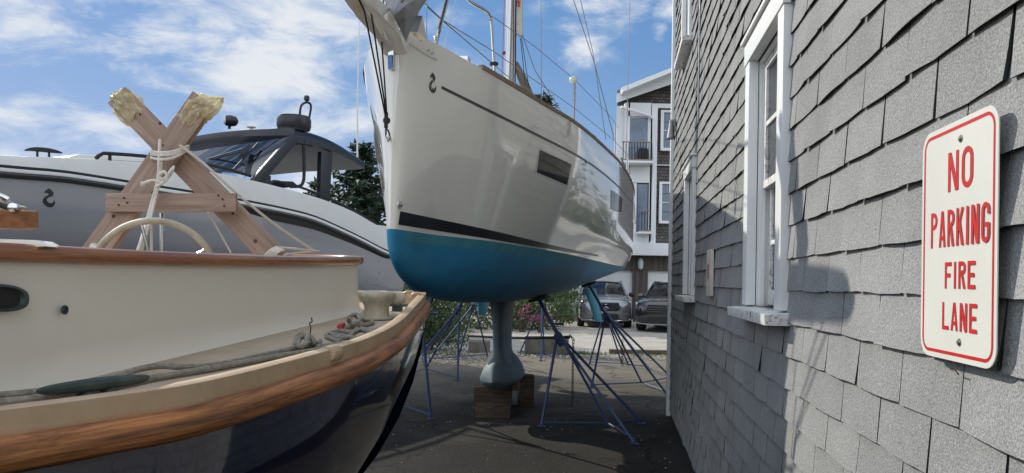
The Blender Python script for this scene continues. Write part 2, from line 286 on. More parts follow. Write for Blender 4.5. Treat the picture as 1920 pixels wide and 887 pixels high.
# ---------------------------------------------------------------- mesh helpers
WL = {}     # world location of each empty / object used as parent
class MB:
    def __init__(s): s.v = []; s.f = []; s.m = []; s.g = {}
    def add(s, vs, fs, mi=0):
        o = len(s.v); s.v += [V(x) for x in vs]; s.f += [tuple(o + i for i in f) for f in fs]; s.m += [mi] * len(fs); return s
    def grid(s, rows, mi=0, closeu=False, closev=False, fmat=None):
        nr, nc = len(rows), len(rows[0]); o = len(s.v)
        for r in rows: s.v += [V(p) for p in r]
        for i in range(nr if closeu else nr - 1):
            for j in range(nc if closev else nc - 1):
                a, b = i, (i + 1) % nr; c, d = j, (j + 1) % nc
                s.f.append((o + a * nc + c, o + b * nc + c, o + b * nc + d, o + a * nc + d)); s.m.append(fmat(i, j) if fmat else mi)
        return s
    def box(s, c, d, u=None, mi=0, w=None):
        """c centre, d (dx,dy,dz) sizes, u optional x axis direction in plan"""
        c = V(c); X = V(u).normalized() if u is not None else V((1, 0, 0)); Z = V(w).normalized() if w is not None else V((0, 0, 1)); Y = Z.cross(X).normalized(); X = Y.cross(Z)
        vs = [c + X * (d[0] / 2 * i) + Y * (d[1] / 2 * j) + Z * (d[2] / 2 * k) for k in (-1, 1) for j in (-1, 1) for i in (-1, 1)]
        return s.add(vs, [(0, 2, 3, 1), (4, 5, 7, 6), (0, 1, 5, 4), (2, 6, 7, 3), (0, 4, 6, 2), (1, 3, 7, 5)], mi)
    def bar(s, p, q, w, h, up=(0, 0, 1), mi=0):
        p, q = V(p), V(q); d = (q - p); ln = d.length; d.normalize(); U = V(up); S = d.cross(U).normalized(); U = S.cross(d)
        vs = [c + S * (w / 2 * i) + U * (h / 2 * j) for c in (p, q) for (i, j) in ((-1, -1), (1, -1), (1, 1), (-1, 1))]
        return s.add(vs, [(0, 1, 2, 3), (4, 7, 6, 5), (0, 4, 5, 1), (1, 5, 6, 2), (2, 6, 7, 3), (3, 7, 4, 0)], mi)
    def tube(s, pts, r, n=8, closed=False, mi=0, cap=True):
        pts = [V(p) for p in pts]; k = len(pts); rows = []
        prev = None
        for i, p in enumerate(pts):
            t = (pts[(i + 1) % k] - pts[i - 1]) if closed else (pts[min(i + 1, k - 1)] - pts[max(i - 1, 0)])
            t.normalize()
            if prev is None:
                A = t.orthogonal().normalized()
            else:
                A = (prev - t * prev.dot(t)).normalized()
            prev = A; B = t.cross(A); rr = r[i] if isinstance(r, (list, tuple)) else r
            rows.append([p + (A * math.cos(2 * PI * j / n) + B * math.sin(2 * PI * j / n)) * rr for j in range(n)])
        o = len(s.v); s.grid(rows, mi, closeu=closed, closev=True)
        if cap and not closed:
            s.f.append(tuple(o + j for j in reversed(range(n)))); s.m.append(mi); e = o + (k - 1) * n; s.f.append(tuple(e + j for j in range(n))); s.m.append(mi)
        return s
    def lathe(s, c, prof, n=20, axis=(0, 0, 1), mi=0):
        Z = V(axis).normalized(); A = Z.orthogonal().normalized(); B = Z.cross(A); c = V(c)
        rows = [[c + Z * z + (A * math.cos(2 * PI * j / n) + B * math.sin(2 * PI * j / n)) * max(r, 1e-4) for j in range(n)] for (r, z) in prof]
        o = len(s.v); s.grid(rows, mi, closev=True); k = len(rows)
        s.f.append(tuple(o + j for j in reversed(range(n)))); s.m.append(mi); e = o + (k - 1) * n; s.f.append(tuple(e + j for j in range(n))); s.m.append(mi)
        return s
    def prism(s, pts, off, mi=0):
        """closed polygon pts extruded by vector off"""
        pts = [V(p) for p in pts]; off = V(off); n = len(pts)
        vs = pts + [p + off for p in pts]
        return s.add(vs, [tuple(reversed(range(n))), tuple(range(n, 2 * n))] + [(i, (i + 1) % n, n + (i + 1) % n, n + i) for i in range(n)], mi)
    def sweep(s, path, prof, up=(0, 0, 1), closed=False, mi=0, side=None):
        """prof: list of (out, up); out direction = tangent x up"""
        path = [V(p) for p in path]; k = len(path); rows = []; U0 = V(up); al = 0; o0 = len(s.v)
        for i, p in enumerate(path):
            if i: al += (p - path[i - 1]).length
            for j, (a, b) in enumerate(prof): s.g[o0 + i * len(prof) + j] = (al, a + b * .3, b)
        for i, p in enumerate(path):
            t = (path[(i + 1) % k] - path[i - 1]) if closed else (path[min(i + 1, k - 1)] - path[max(i - 1, 0)])
            t.normalize(); S = t.cross(U0).normalized(); U = S.cross(t)
            rows.append([p + S * a + U * b for a, b in prof])
        o = len(s.v); s.grid(rows, mi, closeu=closed, closev=True); n = len(prof)
        if not closed:
            s.f.append(tuple(o + j for j in reversed(range(n)))); s.m.append(mi); e = o + (k - 1) * n; s.f.append(tuple(e + j for j in range(n))); s.m.append(mi)
        return s
    def build(s, name, mats, parent=None, smooth=None, bevel=0, label=None, kind=None):
        mats = mats if isinstance(mats, (list, tuple)) else [mats]
        me = bpy.data.meshes.new(name)
        lo = V((min(p.x for p in s.v), min(p.y for p in s.v), min(p.z for p in s.v))); hi = V((max(p.x for p in s.v), max(p.y for p in s.v), max(p.z for p in s.v)))
        c = V(((lo.x + hi.x) / 2, (lo.y + hi.y) / 2, lo.z))
        me.from_pydata([tuple(p - c) for p in s.v], [], s.f)
        for m in mats: me.materials.append(m)
        if s.g:
            at_ = me.attributes.new('grain', 'FLOAT_VECTOR', 'POINT')
            for i_, g_ in s.g.items(): at_.data[i_].vector = g_
        if len(mats) > 1: me.polygons.foreach_set('material_index', s.m)
        me.validate()
        import bmesh
        bm = bmesh.new(); bm.from_mesh(me)
        if bevel:
            bmesh.ops.remove_doubles(bm, verts=bm.verts, dist=1e-5)
            eds = [e for e in bm.edges if len(e.link_faces) == 2 and e.calc_face_angle() > .5]
            bmesh.ops.bevel(bm, geom=eds, offset=bevel, segments=2, affect='EDGES', profile=.7)
        bmesh.ops.recalc_face_normals(bm, faces=bm.faces); bm.to_mesh(me); bm.free()
        if smooth is None: smooth = 35
        if smooth:
            me.polygons.foreach_set('use_smooth', [True] * len(me.polygons)); me.set_sharp_from_angle(angle=math.radians(smooth))
        o = bpy.data.objects.new(name, me); COL.objects.link(o)
        if parent is not None: o.parent = parent; o.location = c - WL[parent.name]
        else: o.location = c
        WL[o.name] = c
        if label: o['label'] = label
        if kind: o['kind'] = kind
        return o
def thing(name, label, cat, loc=(0, 0, 0), group=None):
    o = bpy.data.objects.new(name, None); COL.objects.link(o); o.location = loc; o.empty_display_size = .2; WL[o.name] = V(loc); return tag(o, label, cat, group)
def tag(o, label, cat, group=None):
    o['label'] = label; o['category'] = cat
    if group: o['group'] = group
    return o
def curve(xs, ys, x):
    """cubic hermite interpolation"""
    if x <= xs[0]: return ys[0]
    if x >= xs[-1]: return ys[-1]
    i = max(k for k in range(len(xs) - 1) if xs[k] <= x)
    def sl(k):
        if k == 0: return (ys[1] - ys[0]) / (xs[1] - xs[0])
        if k == len(xs) - 1: return (ys[-1] - ys[-2]) / (xs[-1] - xs[-2])
        a = (ys[k] - ys[k - 1]) / (xs[k] - xs[k - 1]); b = (ys[k + 1] - ys[k]) / (xs[k + 1] - xs[k])
        return 0 if a * b <= 0 else 2 * a * b / (a + b)
    h = xs[i + 1] - xs[i]; t = (x - xs[i]) / h
    return (2*t**3-3*t**2+1)*ys[i] + (t**3-2*t**2+t)*h*sl(i) + (-2*t**3+3*t**2)*ys[i+1] + (t**3-t**2)*h*sl(i+1)
def spline(pts, n=6, closed=False):
    pts = [V(p) for p in pts]; k = len(pts); o = []
    for i in range(k if closed else k - 1):
        g = (lambda j: pts[j % k]) if closed else (lambda j: pts[max(0, min(k - 1, j))])
        a, b, c, d = g(i - 1), g(i), g(i + 1), g(i + 2)
        for q in range(n):
            t = q / n; o.append(.5 * ((2 * b) + (c - a) * t + (2 * a - 5 * b + 4 * c - d) * t * t + (3 * b - a - 3 * c + d) * t ** 3))
    if not closed: o.append(pts[-1])
    return o
def lerp(a, b, t): return a + (b - a) * t
# ================================================================ SETTING: ground
def sheet(name, m, pts, z, div=1):
    b = MB(); b.add([(x, y, z) for x, y in pts], [tuple(range(len(pts)))]); o = b.build(name, m, kind='structure', smooth=0); return o
sheet('ground', M['earth'], [(-300, -300), (300, -300), (300, 600), (-300, 600)], -.008)
sheet('asphalt_yard', M['asphalt'], [(-14, -8), (9, -8), (9, 16.1), (2.2, 16.25), (-.9, 16.2), (-2.2, 15.5), (-14, 15.3)], -.004)
b = MB(); random.seed(3)
edge = [(-2.6, 15.6)] + [(-2.6 + i * .35, 16.15 + random.uniform(-.12, .12)) for i in range(1, 40)] + [(12, 16.2), (30, 30), (30, 60), (-30, 60), (-12, 30), (-3.4, 18)]
b.add([(x, y, 0) for x, y in edge], [tuple(range(len(edge)))]); b.build('gravel_drive', M['gravel'], kind='structure', smooth=0)
# loose shell and pebbles scattered at the gravel edge
b = MB()
for i in range(900):
    x = random.uniform(-2.8, 3.6); y = 16.1 + random.gauss(0, .45); r = random.uniform(.012, .035)
    if i > 700: x = random.uniform(-2.4, -.3); y = random.uniform(13.8, 15.9)
    p = V((x, y, r * .3)); b.add([p + V((r, 0, 0)), p + V((0, r, 0)), p - V((r, 0, 0)), p - V((0, r, 0)), p + V((0, 0, r * .8)), p - V((0, 0, r))], [(0, 1, 4), (1, 2, 4), (2, 3, 4), (3, 0, 4), (1, 0, 5), (2, 1, 5), (3, 2, 5), (0, 3, 5)])
for i in range(420):
    x = random.uniform(-2, 2.2); y = random.uniform(4.5, 15); r = random.uniform(.003, .011)
    p = V((x, y, 0)); b.add([p + V((r, 0, -.002)), p + V((0, r * .7, -.002)), p - V((r, 0, .002)), p - V((0, r * .6, .002)), p + V((0, 0, r * .5))], [(0, 1, 4), (1, 2, 4), (2, 3, 4), (3, 0, 4)])
tag(b.build('pebbles', M['gravel'], kind='stuff', smooth=0), 'pale crushed shell pebbles scattered along the gravel edge', 'pebbles')
b = MB()
for (cx, cy, n, sp) in [(1.7, 16.45, 260, .5), (2.9, 16.3, 120, .35), (3.75, 16.3, 260, .35), (.9, 16.4, 90, .5), (-1.5, 15.9, 120, .5)]:
    for i in range(n):
        x = cx + random.gauss(0, sp * .6); y = cy + random.gauss(0, .1); h = random.uniform(.04, .13); a = random.uniform(0, PI); d = V((math.cos(a), math.sin(a), 0)) * .008
        p = V((x, y, 0)); t = p + V((random.gauss(0, .03), random.gauss(0, .03), h)); b.add([p - d, p + d, t], [(0, 1, 2)])
tag(b.build('grass_tufts', M['grass'], kind='stuff', smooth=0), 'small bright green grass tufts along the gravel edge', 'grass')
# ================================================================ SHINGLED BUILDING
wd = V((.1386, .9903, 0)); wn = V((-.9903, .1386, 0)); W0 = V((.652, 0, 0)); WZ = math.atan2(wd.y, wd.x)
def W(q, z, o=0): return W0 + wd * q + wn * o + V((0, 0, z))
def wbox(b, q0, q1, z0, z1, o0, o1, mi=0):
    vs = [W(q, z, o) for q in (q0, q1) for z in (z0, z1) for o in (o0, o1)]
    return b.add(vs, [(0, 1, 3, 2), (4, 6, 7, 5), (0, 4, 5, 1), (2, 3, 7, 6), (0, 2, 6, 4), (1, 5, 7, 3)], mi)
Q0, Q1, WTOP = -1.6, 9.2, 7.0
wins = [dict(q=(3.06, 3.72), z=(1.50, 2.71), c=.11), dict(q=(6.55, 7.22), z=(1.50, 2.60), c=.10), dict(q=(7.15, 7.85), z=(3.93, 5.1), c=.10)]
bld = thing('shingled_building', 'tall building clad in weathered grey asphalt shingles on the right', 'building', W(Q0, 0, -3))
core = MB()
qs = sorted({Q0, Q1} | {x for w_ in wins for x in w_['q']}); 
for i in range(len(qs) - 1):
    qa, qb = qs[i], qs[i + 1]; zs = [0.0]
    for w_ in wins:
        if w_['q'][0] <= qa + 1e-6 and w_['q'][1] >= qb - 1e-6: zs += list(w_['z'])
    zs.append(WTOP)
    for k in range(0, len(zs), 2): wbox(core, qa, qb, zs[k], zs[k + 1], -.17, -.03)
wbox(core, Q0, Q0 + .15, 0, WTOP, -7, -.17); wbox(core, Q1 - .15, Q1, 0, WTOP, -7, -.17); wbox(core, Q0, Q1, 0, WTOP, -7.15, -7)
core.build('sheathed_wall', M['felt'], bld, smooth=0)
rf = MB()
rf.add([W(Q0 - .3, WTOP - .1, .35), W(Q1 + .3, WTOP - .1, .35), W(Q1 + .3, WTOP + 2.6, -3.6), W(Q0 - .3, WTOP + 2.6, -3.6), W(Q1 + .3, WTOP - .1, -7.5), W(Q0 - .3, WTOP - .1, -7.5)],
       [(0, 1, 2, 3), (3, 2, 4, 5), (0, 3, 5), (1, 4, 2), (0, 5, 4, 1)]); rf.build('roof', M['shingle'], bld, smooth=0)
cb = MB(); wbox(cb, Q1 - .06, Q1 + .045, 0, WTOP, -.04, .02); cb.build('corner_board', M['whitetrim'], bld, bevel=.004)
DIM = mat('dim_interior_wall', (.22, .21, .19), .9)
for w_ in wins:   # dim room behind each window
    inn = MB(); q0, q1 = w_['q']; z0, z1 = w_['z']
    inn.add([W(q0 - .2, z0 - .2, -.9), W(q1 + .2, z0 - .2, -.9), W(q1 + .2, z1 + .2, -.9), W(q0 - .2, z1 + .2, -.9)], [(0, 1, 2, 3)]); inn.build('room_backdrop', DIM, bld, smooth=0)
# shingle tabs ----------------------------------------------------
TABW, EXP, TABH = .31, .1255, .172
def tabmesh(seed, wf=1.0):
    r = random.Random(seed); cols, rws = 6, 3; g = r.uniform(.002, .0045) if r.random() > .3 else r.uniform(.005, .011)
    cL = r.choice([0, .001, .002, .005, .010]) ; cR = r.choice([0, .001, .002, .004, .009]); bow = r.uniform(-.003, .007)
    wedL = r.choice([0, .001, .004, .016]) * r.random(); wedR = r.choice([0, .001, .004, .016]) * r.random(); ph = r.uniform(0, 6)
    dl, dr = r.uniform(-.003, .003), r.uniform(-.003, .003)
    front = []
    for i in range(rws + 1):
        v = (1 - i / rws); row = []      # v=1 top .. 0 bottom
        for j in range(cols + 1):
            u = j / cols; k = (1 - v)
            x = (g / 2 + wedL * k ** 2) * (1 - u) + (TABW * wf - g / 2 - wedR * k ** 2) * u
            z = TABH * v + (lerp(dl, dr, u) + r.uniform(-.0012, .0012) - .003 * math.sin(u * PI) ) * (1 if i == rws else 0)
            y = .003 + .012 * k + (cL * (1 - u) ** 3 + cR * u ** 3 + bow * math.sin(PI * u)) * k ** 2 + .0006 * math.sin(7 * u + ph) * k
            row.append((x, y, z))
        front.append(row)
    m = MB(); m.grid(front)
    t = .0065; bot = front[-1]; m.grid([bot, [(x, y - t, z + .001) for x, y, z in bot]], 1)
    L_ = [r_[0] for r_ in front]; m.grid([L_, [(x, y - t, z) for x, y, z in L_]], 1); R_ = [r_[-1] for r_ in front]; m.grid([R_, [(x, y - t, z) for x, y, z in R_]], 1)
    me = bpy.data.meshes.new('shingle'); me.from_pydata([tuple((p.x, -p.y, p.z)) for p in m.v], [], m.f); me.materials.append(M['shingle']); me.materials.append(M['shinglecore']); me.polygons.foreach_set('material_index', m.m)
    import bmesh
    bm = bmesh.new(); bm.from_mesh(me); bmesh.ops.remove_doubles(bm, verts=bm.verts, dist=1e-6); bmesh.ops.recalc_face_normals(bm, faces=bm.faces)
    bm.faces.ensure_lookup_table(); bm.to_mesh(me); bm.free()
    return me
variants = [tabmesh(i) for i in range(26)]
# local frame of a shingle: +x along wall away (wd), +y INTO the wall -> out = -y ; rotation about z
def px_of(p):
    d = p - EYE; z = d.dot(_F)
    if z <= .05: return None
    return (PX0 + FPX * d.dot(_R) / z, PY0 - FPX * d.dot(_U) / z, z)
tabs = []
random.seed(21)
for k in range(-13, 44):
    z = 1.585 + EXP * k + random.uniform(-.003, .003)
    if z < -.02: continue
    off = (1.605 if k % 2 else 1.765) + random.uniform(-.012, .012)
    q = off - 11 * TABW
    while q < Q1 - .06:
        a, bq = max(q, Q0), min(q + TABW, Q1 - .06); q += TABW
        if bq - a < .03: continue
        segs = [(a, bq)]
        for w_ in wins:
            c = w_['c']; z0, z1 = w_['z'][0] - .05, w_['z'][1] + c; lo, hi = w_['q'][0] - c + .012, w_['q'][1] + c - .012
            if z + EXP > z0 + .05 and z < z1 - .035:
                ns = []
                for s0, s1 in segs:
                    if s1 <= lo or s0 >= hi: ns.append((s0, s1)); continue
                    if s0 < lo - .02: ns.append((s0, lo))
                    if s1 > hi + .02: ns.append((hi, s1))
                segs = ns
        for s0, s1 in segs: tabs.append((s0, s1, z + random.uniform(-.0015, .0015), random.randrange(26)))
def vis(t):
    p = px_of(W((t[0] + t[1]) / 2, t[2] + .06))
    if p is None: return 1e9
    if not (-30 < p[0] < 1990 and -60 < p[1] < 950): return 1e8
    return p[2]
tabs.sort(key=vis)
rot = Matrix(((wd.x, -wn.x, 0), (wd.y, -wn.y, 0), (0, 0, 1)))
rz = math.atan2(wd.y, wd.x)      # x axis -> wd ; y axis -> -wn  (check: rotate y by rz gives (-wd.y, wd.x) = wn direction)
rest = MB()
for i, (a, c, z, vi) in enumerate(tabs):
    me = variants[vi]; sc = (c - a) / TABW
    if i < 295:
        o = bpy.data.objects.new('shingle', me); COL.objects.link(o); o.parent = bld
        # mirror so that outward is wn: x axis along wd, y axis = wn ; mesh y is negative outward -> use rotation by rz+pi and shift
        o.rotation_euler = (0, 0, rz + PI); o.scale = (sc, 1, 1)
        o.location = W(c, z, -.03) - WL[bld.name]
    else:
        o0 = W(c, z, -.03); rest.add([o0 - wd * (v.co.x * sc) + wn * (-v.co.y) + V((0, 0, v.co.z)) for v in me.vertices], [tuple(p.vertices) for p in me.polygons]); rest.m[-len(me.polygons):] = [p.material_index for p in me.polygons]
ro = rest.build('shingle_courses', [M['shingle'], M['shinglecore']], bld, smooth=0, kind='stuff')
# windows ---------------------------------------------------------
for wi, w_ in enumerate(wins):
    q0, q1 = w_['q']; z0, z1 = w_['z']; c = w_['c']; m = MB()
    wbox(m, q0 - c, q0, z0 + .002, z1, -.035, .012); wbox(m, q1, q1 + c, z0 + .002, z1, -.035, .012)
    wbox(m, q0 - c - .01, q1 + c + .01, z1 + .001, z1 + c, -.035, .018); wbox(m, q0 - c - .03, q1 + c + .03, z1 + c + .001, z1 + c + .02, -.035, .035)
    # jambs / head / inner sill
    wbox(m, q0 - .001, q0 + .02, z0, z1, -.16, -.036); wbox(m, q1 - .02, q1 + .001, z0, z1, -.16, -.036)
    wbox(m, q1 - .032, q1 - .0205, z0, z1, -.07, -.05)
    wbox(m, q0 + .02, q1 - .02, z1 - .02, z1, -.16, -.036)
    fr = m.build('window_frame', M['whitetrim'], bld, bevel=.0025)
    s = MB(); s.add([W(q0 - c - .05, z0 - .055, .075), W(q1 + c + .05, z0 - .055, .075), W(q1 + c + .05, z0 - .012, .078), W(q0 - c - .05, z0 - .012, .078),
                     W(q0 - c - .05, z0 - .055, -.16), W(q1 + c + .05, z0 - .055, -.16), W(q1 + c + .05, z0 + .004, -.16), W(q0 - c - .05, z0 + .004, -.16)],
                    [(0, 1, 2, 3), (4, 7, 6, 5), (0, 4, 5, 1), (3, 2, 6, 7), (0, 3, 7, 4), (1, 5, 6, 2)])
    s.build('window_sill', M['peel'], fr, bevel=.004)
    zm = (z0 + z1) / 2 - .02
    for (za, zb, dep) in ((zm - .015, z1 - .021, -.055), (z0 + .008, zm + .02, -.085)):
        a, bq = q0 + .021, q1 - .033; m = MB(); t = .034
        wbox(m, a, bq, za, za + (.07 if za < z0 + .1 else .036), dep - .028, dep); wbox(m, a, bq, zb - .04, zb, dep - .028, dep)
        wbox(m, a, a + .045, za + .001, zb - .001, dep - .027, dep - .001); wbox(m, bq - .045, bq, za + .001, zb - .001, dep - .027, dep - .001)
        mq = (a + bq) / 2; wbox(m, mq - .011, mq + .011, za + .002, zb - .002, dep - .024, dep - .004)
        wbox(m, a + .003, bq - .003, (za + zb) / 2 - .011, (za + zb) / 2 + .011, dep - .025, dep - .0035)
        m.build('sash', M['peel'], fr, bevel=.0015)
        for qa, qb in ((a + .046, mq - .0115), (mq + .0115, bq - .046)):
            for z_a, z_b in ((za + (.071 if za < z0 + .1 else .037), (za + zb) / 2 - .0115), ((za + zb) / 2 + .0115, zb - .041)):
                g = MB(); wbox(g, qa, qb, z_a, z_b, dep - .017, dep - .013); g.build('pane', M['winglass'], fr, smooth=0)
        if za > z0 + .1: continue
    cu = MB()   # pale net curtain hanging inside
    rows = [[W(lerp(q0 + .03, q1 - .03, j / 30), lerp(z0, z1, i), -.118 + .012 * math.sin(j * 1.7)) for j in range(31)] for i in (0, 1)]
    cu.grid(rows); cu.build('curtain', mat('net_curtain%d' % wi, (.78, .80, .82), .9, var=.08, vec=(4, 4, .4)), bld)
# thin conduit, corner lamp, notice board -------------------------
m = MB(); m.tube([W(6.25, 2.95, -.004), W(6.25, 6.9, -.004)], .007, 6); tag(m.build('conduit_pipe', M['galv']), 'thin grey vertical conduit above the far wall window', 'pipe')
lp = thing('wall_lamp', 'small dark hooded lamp high on the far corner of the shingle wall', 'lamp', W(8.8, 3.3, 0))
m = MB(); m.box(W(8.8, 3.45, .01), (.10, .04, .14), wd); m.build('bracket', M['galv'], lp, bevel=.005)
m = MB(); m.lathe(W(8.75, 3.27, .045), [(.0, .24), (.02, .23), (.03, .14), (.05, .02), (.045, .01)], 16); m.build('lamp_hood', M['galv'], lp)
nb = thing('notice_board', 'narrow faded white notice with orange print on the shingle wall', 'notice', W(5.2, 1.5, 0))
m = MB(); wbox(m, 5.15, 5.37, 1.52, 1.84, -.012, .012); m.build('board', M['goldpanel'], nb, bevel=.002)
m = MB(); wbox(m, 5.21, 5.31, 1.64, 1.74, .0125, .0135); m.build('printed_panel', M['redprint'], nb, smooth=0)
# NO PARKING sign -------------------------------------------------
sg = thing('no_parking_sign', 'white and red NO PARKING FIRE LANE sign screwed to the shingles', 'sign', W(1.43, 1.463, .01))
SQ, SZ0, SW, SH = 1.274, 1.463, .3165, .458
def S(u, v, o=0): return W(SQ + SW * (1 - u), SZ0 + SH * v, .006 + o)      # u 0..1 left to right as seen
def rrect(x0, x1, y0, y1, r, n=7):
    pts = []
    for cx, cy, a0 in ((x1 - r, y1 - r, 0), (x0 + r, y1 - r, 90), (x0 + r, y0 + r, 180), (x1 - r, y0 + r, 270)):
        for i in range(n + 1): a = math.radians(a0 + 90 * i / n); pts.append((cx + r * math.cos(a), cy + r * math.sin(a)))
    return pts
def SP(x, y, o=0): return S(x / SW, y / SH, o)
m = MB(); pl = rrect(0, SW, 0, SH, .038); m.prism([SP(x, y, 0) for x, y in pl], wn * .0022); m.build('sign_plate', M['signwhite'], sg, smooth=0)
m = MB(); e = .010; wdt = .0065; o1 = rrect(e, SW - e, e, SH - e, .030); o2 = rrect(e + wdt, SW - e - wdt, e + wdt, SH - e - wdt, .022)
m.grid([[SP(x, y, .0027) for x, y in o1], [SP(x, y, .0027) for x, y in o2]], closev=True); m.build('red_border', M['red'], sg, smooth=0)
def word_strokes(word, x0, x1, y0, y1, t):
    """condensed sign lettering drawn letter by letter with constant stroke"""
    m = MB(); H = y1 - y0; T = {'I': .42}; wts = [T.get(c, 1) for c in word]; gap = .30; tot = sum(wts) + gap * (len(word) - 1); u = (x1 - x0) / tot; x = x0
    ct = [0]
    def poly(pts): ct[0] += 1; m.add([SP(a, b_, .003 + ct[0] * .00006) for a, b_ in pts], [tuple(range(len(pts)))])
    def rect(a, b_, c, d): poly([(a, c), (b_, c), (b_, d), (a, d)])
    def arc(cx, cy, rx, ry, a0, a1, n=12):
        o = [(cx + rx * math.cos(math.radians(a0 + (a1 - a0) * i / n)), cy + ry * math.sin(math.radians(a0 + (a1 - a0) * i / n))) for i in range(n + 1)]
        q = [(cx + (rx - t) * math.cos(math.radians(a0 + (a1 - a0) * i / n)), cy + (ry - t * .95) * math.sin(math.radians(a0 + (a1 - a0) * i / n))) for i in range(n + 1)]
        ct[0] += 1; m.grid([[SP(*p, .003 + ct[0] * .00006) for p in o], [SP(*p, .003 + ct[0] * .00006) for p in q]])
    for c, wt in zip(word, wts):
        a, b_ = x, x + u * wt; w = b_ - a; r = w / 2
        if c == 'N': rect(a, a + t, y0, y1); rect(b_ - t, b_, y0, y1); poly([(a, y1), (a + t * 1.2, y1), (b_, y0), (b_ - t * 1.2, y0)])
        elif c == 'O': arc(a + r, y1 - r, r, r, 0, 180); arc(a + r, y0 + r, r, r, 180, 360); rect(a, a + t, y0 + r, y1 - r); rect(b_ - t, b_, y0 + r, y1 - r)
        elif c in 'PR':
            rect(a, a + t, y0, y1); h = H * .48; q = h / 2; rect(a + t, b_ - q, y1 - t, y1); rect(a + t, b_ - q, y1 - h, y1 - h + t); arc(b_ - q, y1 - q, q, q, -90, 90)
            if c == 'R': poly([(b_ - t * 1.1, y0), (b_, y0), (a + w * .62, y1 - h + t * .3), (a + w * .62 - t, y1 - h + t * .3)])
        elif c == 'A':
            k = t * .55; poly([(a, y0), (a + t, y0), (a + r + k * .4, y1), (a + r - k, y1)]); poly([(b_ - t, y0), (b_, y0), (a + r + k, y1), (a + r - k * .4, y1)]); rect(a + w * .22, b_ - w * .22, y0 + H * .2, y0 + H * .2 + t * .9)
        elif c == 'K': rect(a, a + t, y0, y1); poly([(a + t, y0 + H * .36), (a + t, y0 + H * .56), (b_ - t * 1.1, y1), (b_, y1)]); poly([(a + w * .34, y0 + H * .55), (a + w * .55, y0 + H * .68), (b_ + t * .1, y0), (b_ - t * 1.05, y0)])
        elif c == 'I': rect(a + (w - t) / 2, a + (w + t) / 2, y0, y1)
        elif c == 'G': arc(a + r, y1 - r, r, r, 0, 180); arc(a + r, y0 + r, r, r, 180, 360); rect(a, a + t, y0 + r, y1 - r); rect(b_ - t, b_, y0 + r, y0 + H * .5); rect(a + r, b_ - t, y0 + H * .5 - t, y0 + H * .5); rect(b_ - t, b_, y1 - H * .3, y1 - r)
        elif c == 'F': rect(a, a + t, y0, y1); rect(a + t, b_, y1 - t, y1); rect(a + t, b_ - w * .15, y0 + H * .5 - t / 2, y0 + H * .5 + t / 2)
        elif c == 'E': rect(a, a + t, y0, y1); rect(a + t, b_, y1 - t, y1); rect(a + t, b_ - w * .12, y0 + H * .5 - t / 2, y0 + H * .5 + t / 2); rect(a + t, b_, y0, y0 + t)
        elif c == 'L': rect(a, a + t, y0, y1); rect(a + t, b_, y0, y0 + t)
        x = b_ + u * gap
    return m
def sp_of(px, py):
    p = PL(px, py, W(0, 0, .009), wn); d = p - W(0, 0, .009); return ((SQ + SW) - d.dot(wd), p.z - SZ0)
for word, (ax, ay), (bx, by), t in [('NO', (1777, 361), (1825, 267), .0110), ('PARKING', (1745, 466), (1857, 374), .0088), ('FIRE', (1771, 541), (1829, 487), .0078), ('LANE', (1766, 617), (1832, 566), .0078)]:
    x0, y0 = sp_of(ax, ay); x1, _ = sp_of(bx, by); _, y1 = sp_of(ax, {'NO': 288, 'PARKING': 401, 'FIRE': 492, 'LANE': 566}[word])
    word_strokes(word, x0, x1, y0, y1, t).build('lettering', M['red'], sg, smooth=0, label='red words ' + word)
for py, pxx in ((260, 1801), (642, 1798)):
    x, y = sp_of(pxx, py); m = MB(); m.lathe(SP(x, y, .0025), [(.0, .004), (.004, .0035), (.0055, .001), (.0075, .0008), (.0075, 0)][::-1], 12, wn); m.build('bolt', M['screw'], sg)
p = PL(1786, 692, W(0, 0, -.008), wn); m = MB(); m.tube([p, p + wn * .006 - wd * .004, p + wn * .007 - wd * .03, p + wn * .002 - wd * .033 - V((0, 0, .008))], .0013, 6); tag(m.build('bent_nail', M['rust']), 'rusty bent nail stuck in the shingles below the sign', 'nail')
# ================================================================ SAILBOAT
TH = math.radians(10.2)
ba = V((math.sin(TH), math.cos(TH), 0)); bn = V((math.cos(TH), -math.sin(TH), 0)); B0 = V((-.79, 4.8, 0)); BL = 7.9
def BP(u, v, z): return B0 + ba * u + bn * v + V((0, 0, z))
sail = thing('sailboat', 'white sailboat with blue bottom paint propped on blue stands over the yard', 'sailboat', BP(4, 0, .37))
US = [0, .012, .03, .06, .1, .16, .25, .4, .6, .85, 1.17, 1.6, 2.1, 2.65, 3.3, 4, 4.7, 5.4, 6.1, 6.8, 7.35, BL]
def wl_z(u): return 1.918 - .0082 * u
def sh_z(u): return curve([0, .15, .5, 1.5, 2.7, 4, 5.4, 7.4, 7.9], [3.20, 3.17, 3.12, 3.09, 3.12, 3.13, 3.12, 3.03, 3.0], u)
def wl_w(u): return curve([0, .012, .03, .06, .1, .25, .5, .85, 1.15, 1.9, 2.6, 3.9, 5.1, 6.5, 7.5, 7.9], [0, .022, .034, .043, .052, .085, .14, .28, .40, .57, .71, .88, .99, 1.13, 1.26, 1.29], u)
def sh_b(u): return curve([0, .012, .03, .06, .15, .3, .5, .9, 1.5, 2.7, 4, 5.4, 7.4, 7.9], [0, .055, .09, .13, .205, .30, .40, .54, .71, .955, 1.14, 1.31, 1.42, 1.40], u)
def kl_z(u): return curve([0, .02, .06, .18, .38, .9, 2.1, 3.6, 5, 6.5, 7.9], [1.918, 1.82, 1.74, 1.65, 1.575, 1.475, 1.39, 1.365, 1.39, 1.50, 1.70], u)
def chine(u): return max(0, min(1, (u - 3.5) / 4.0))
NU, NT = 9, 16
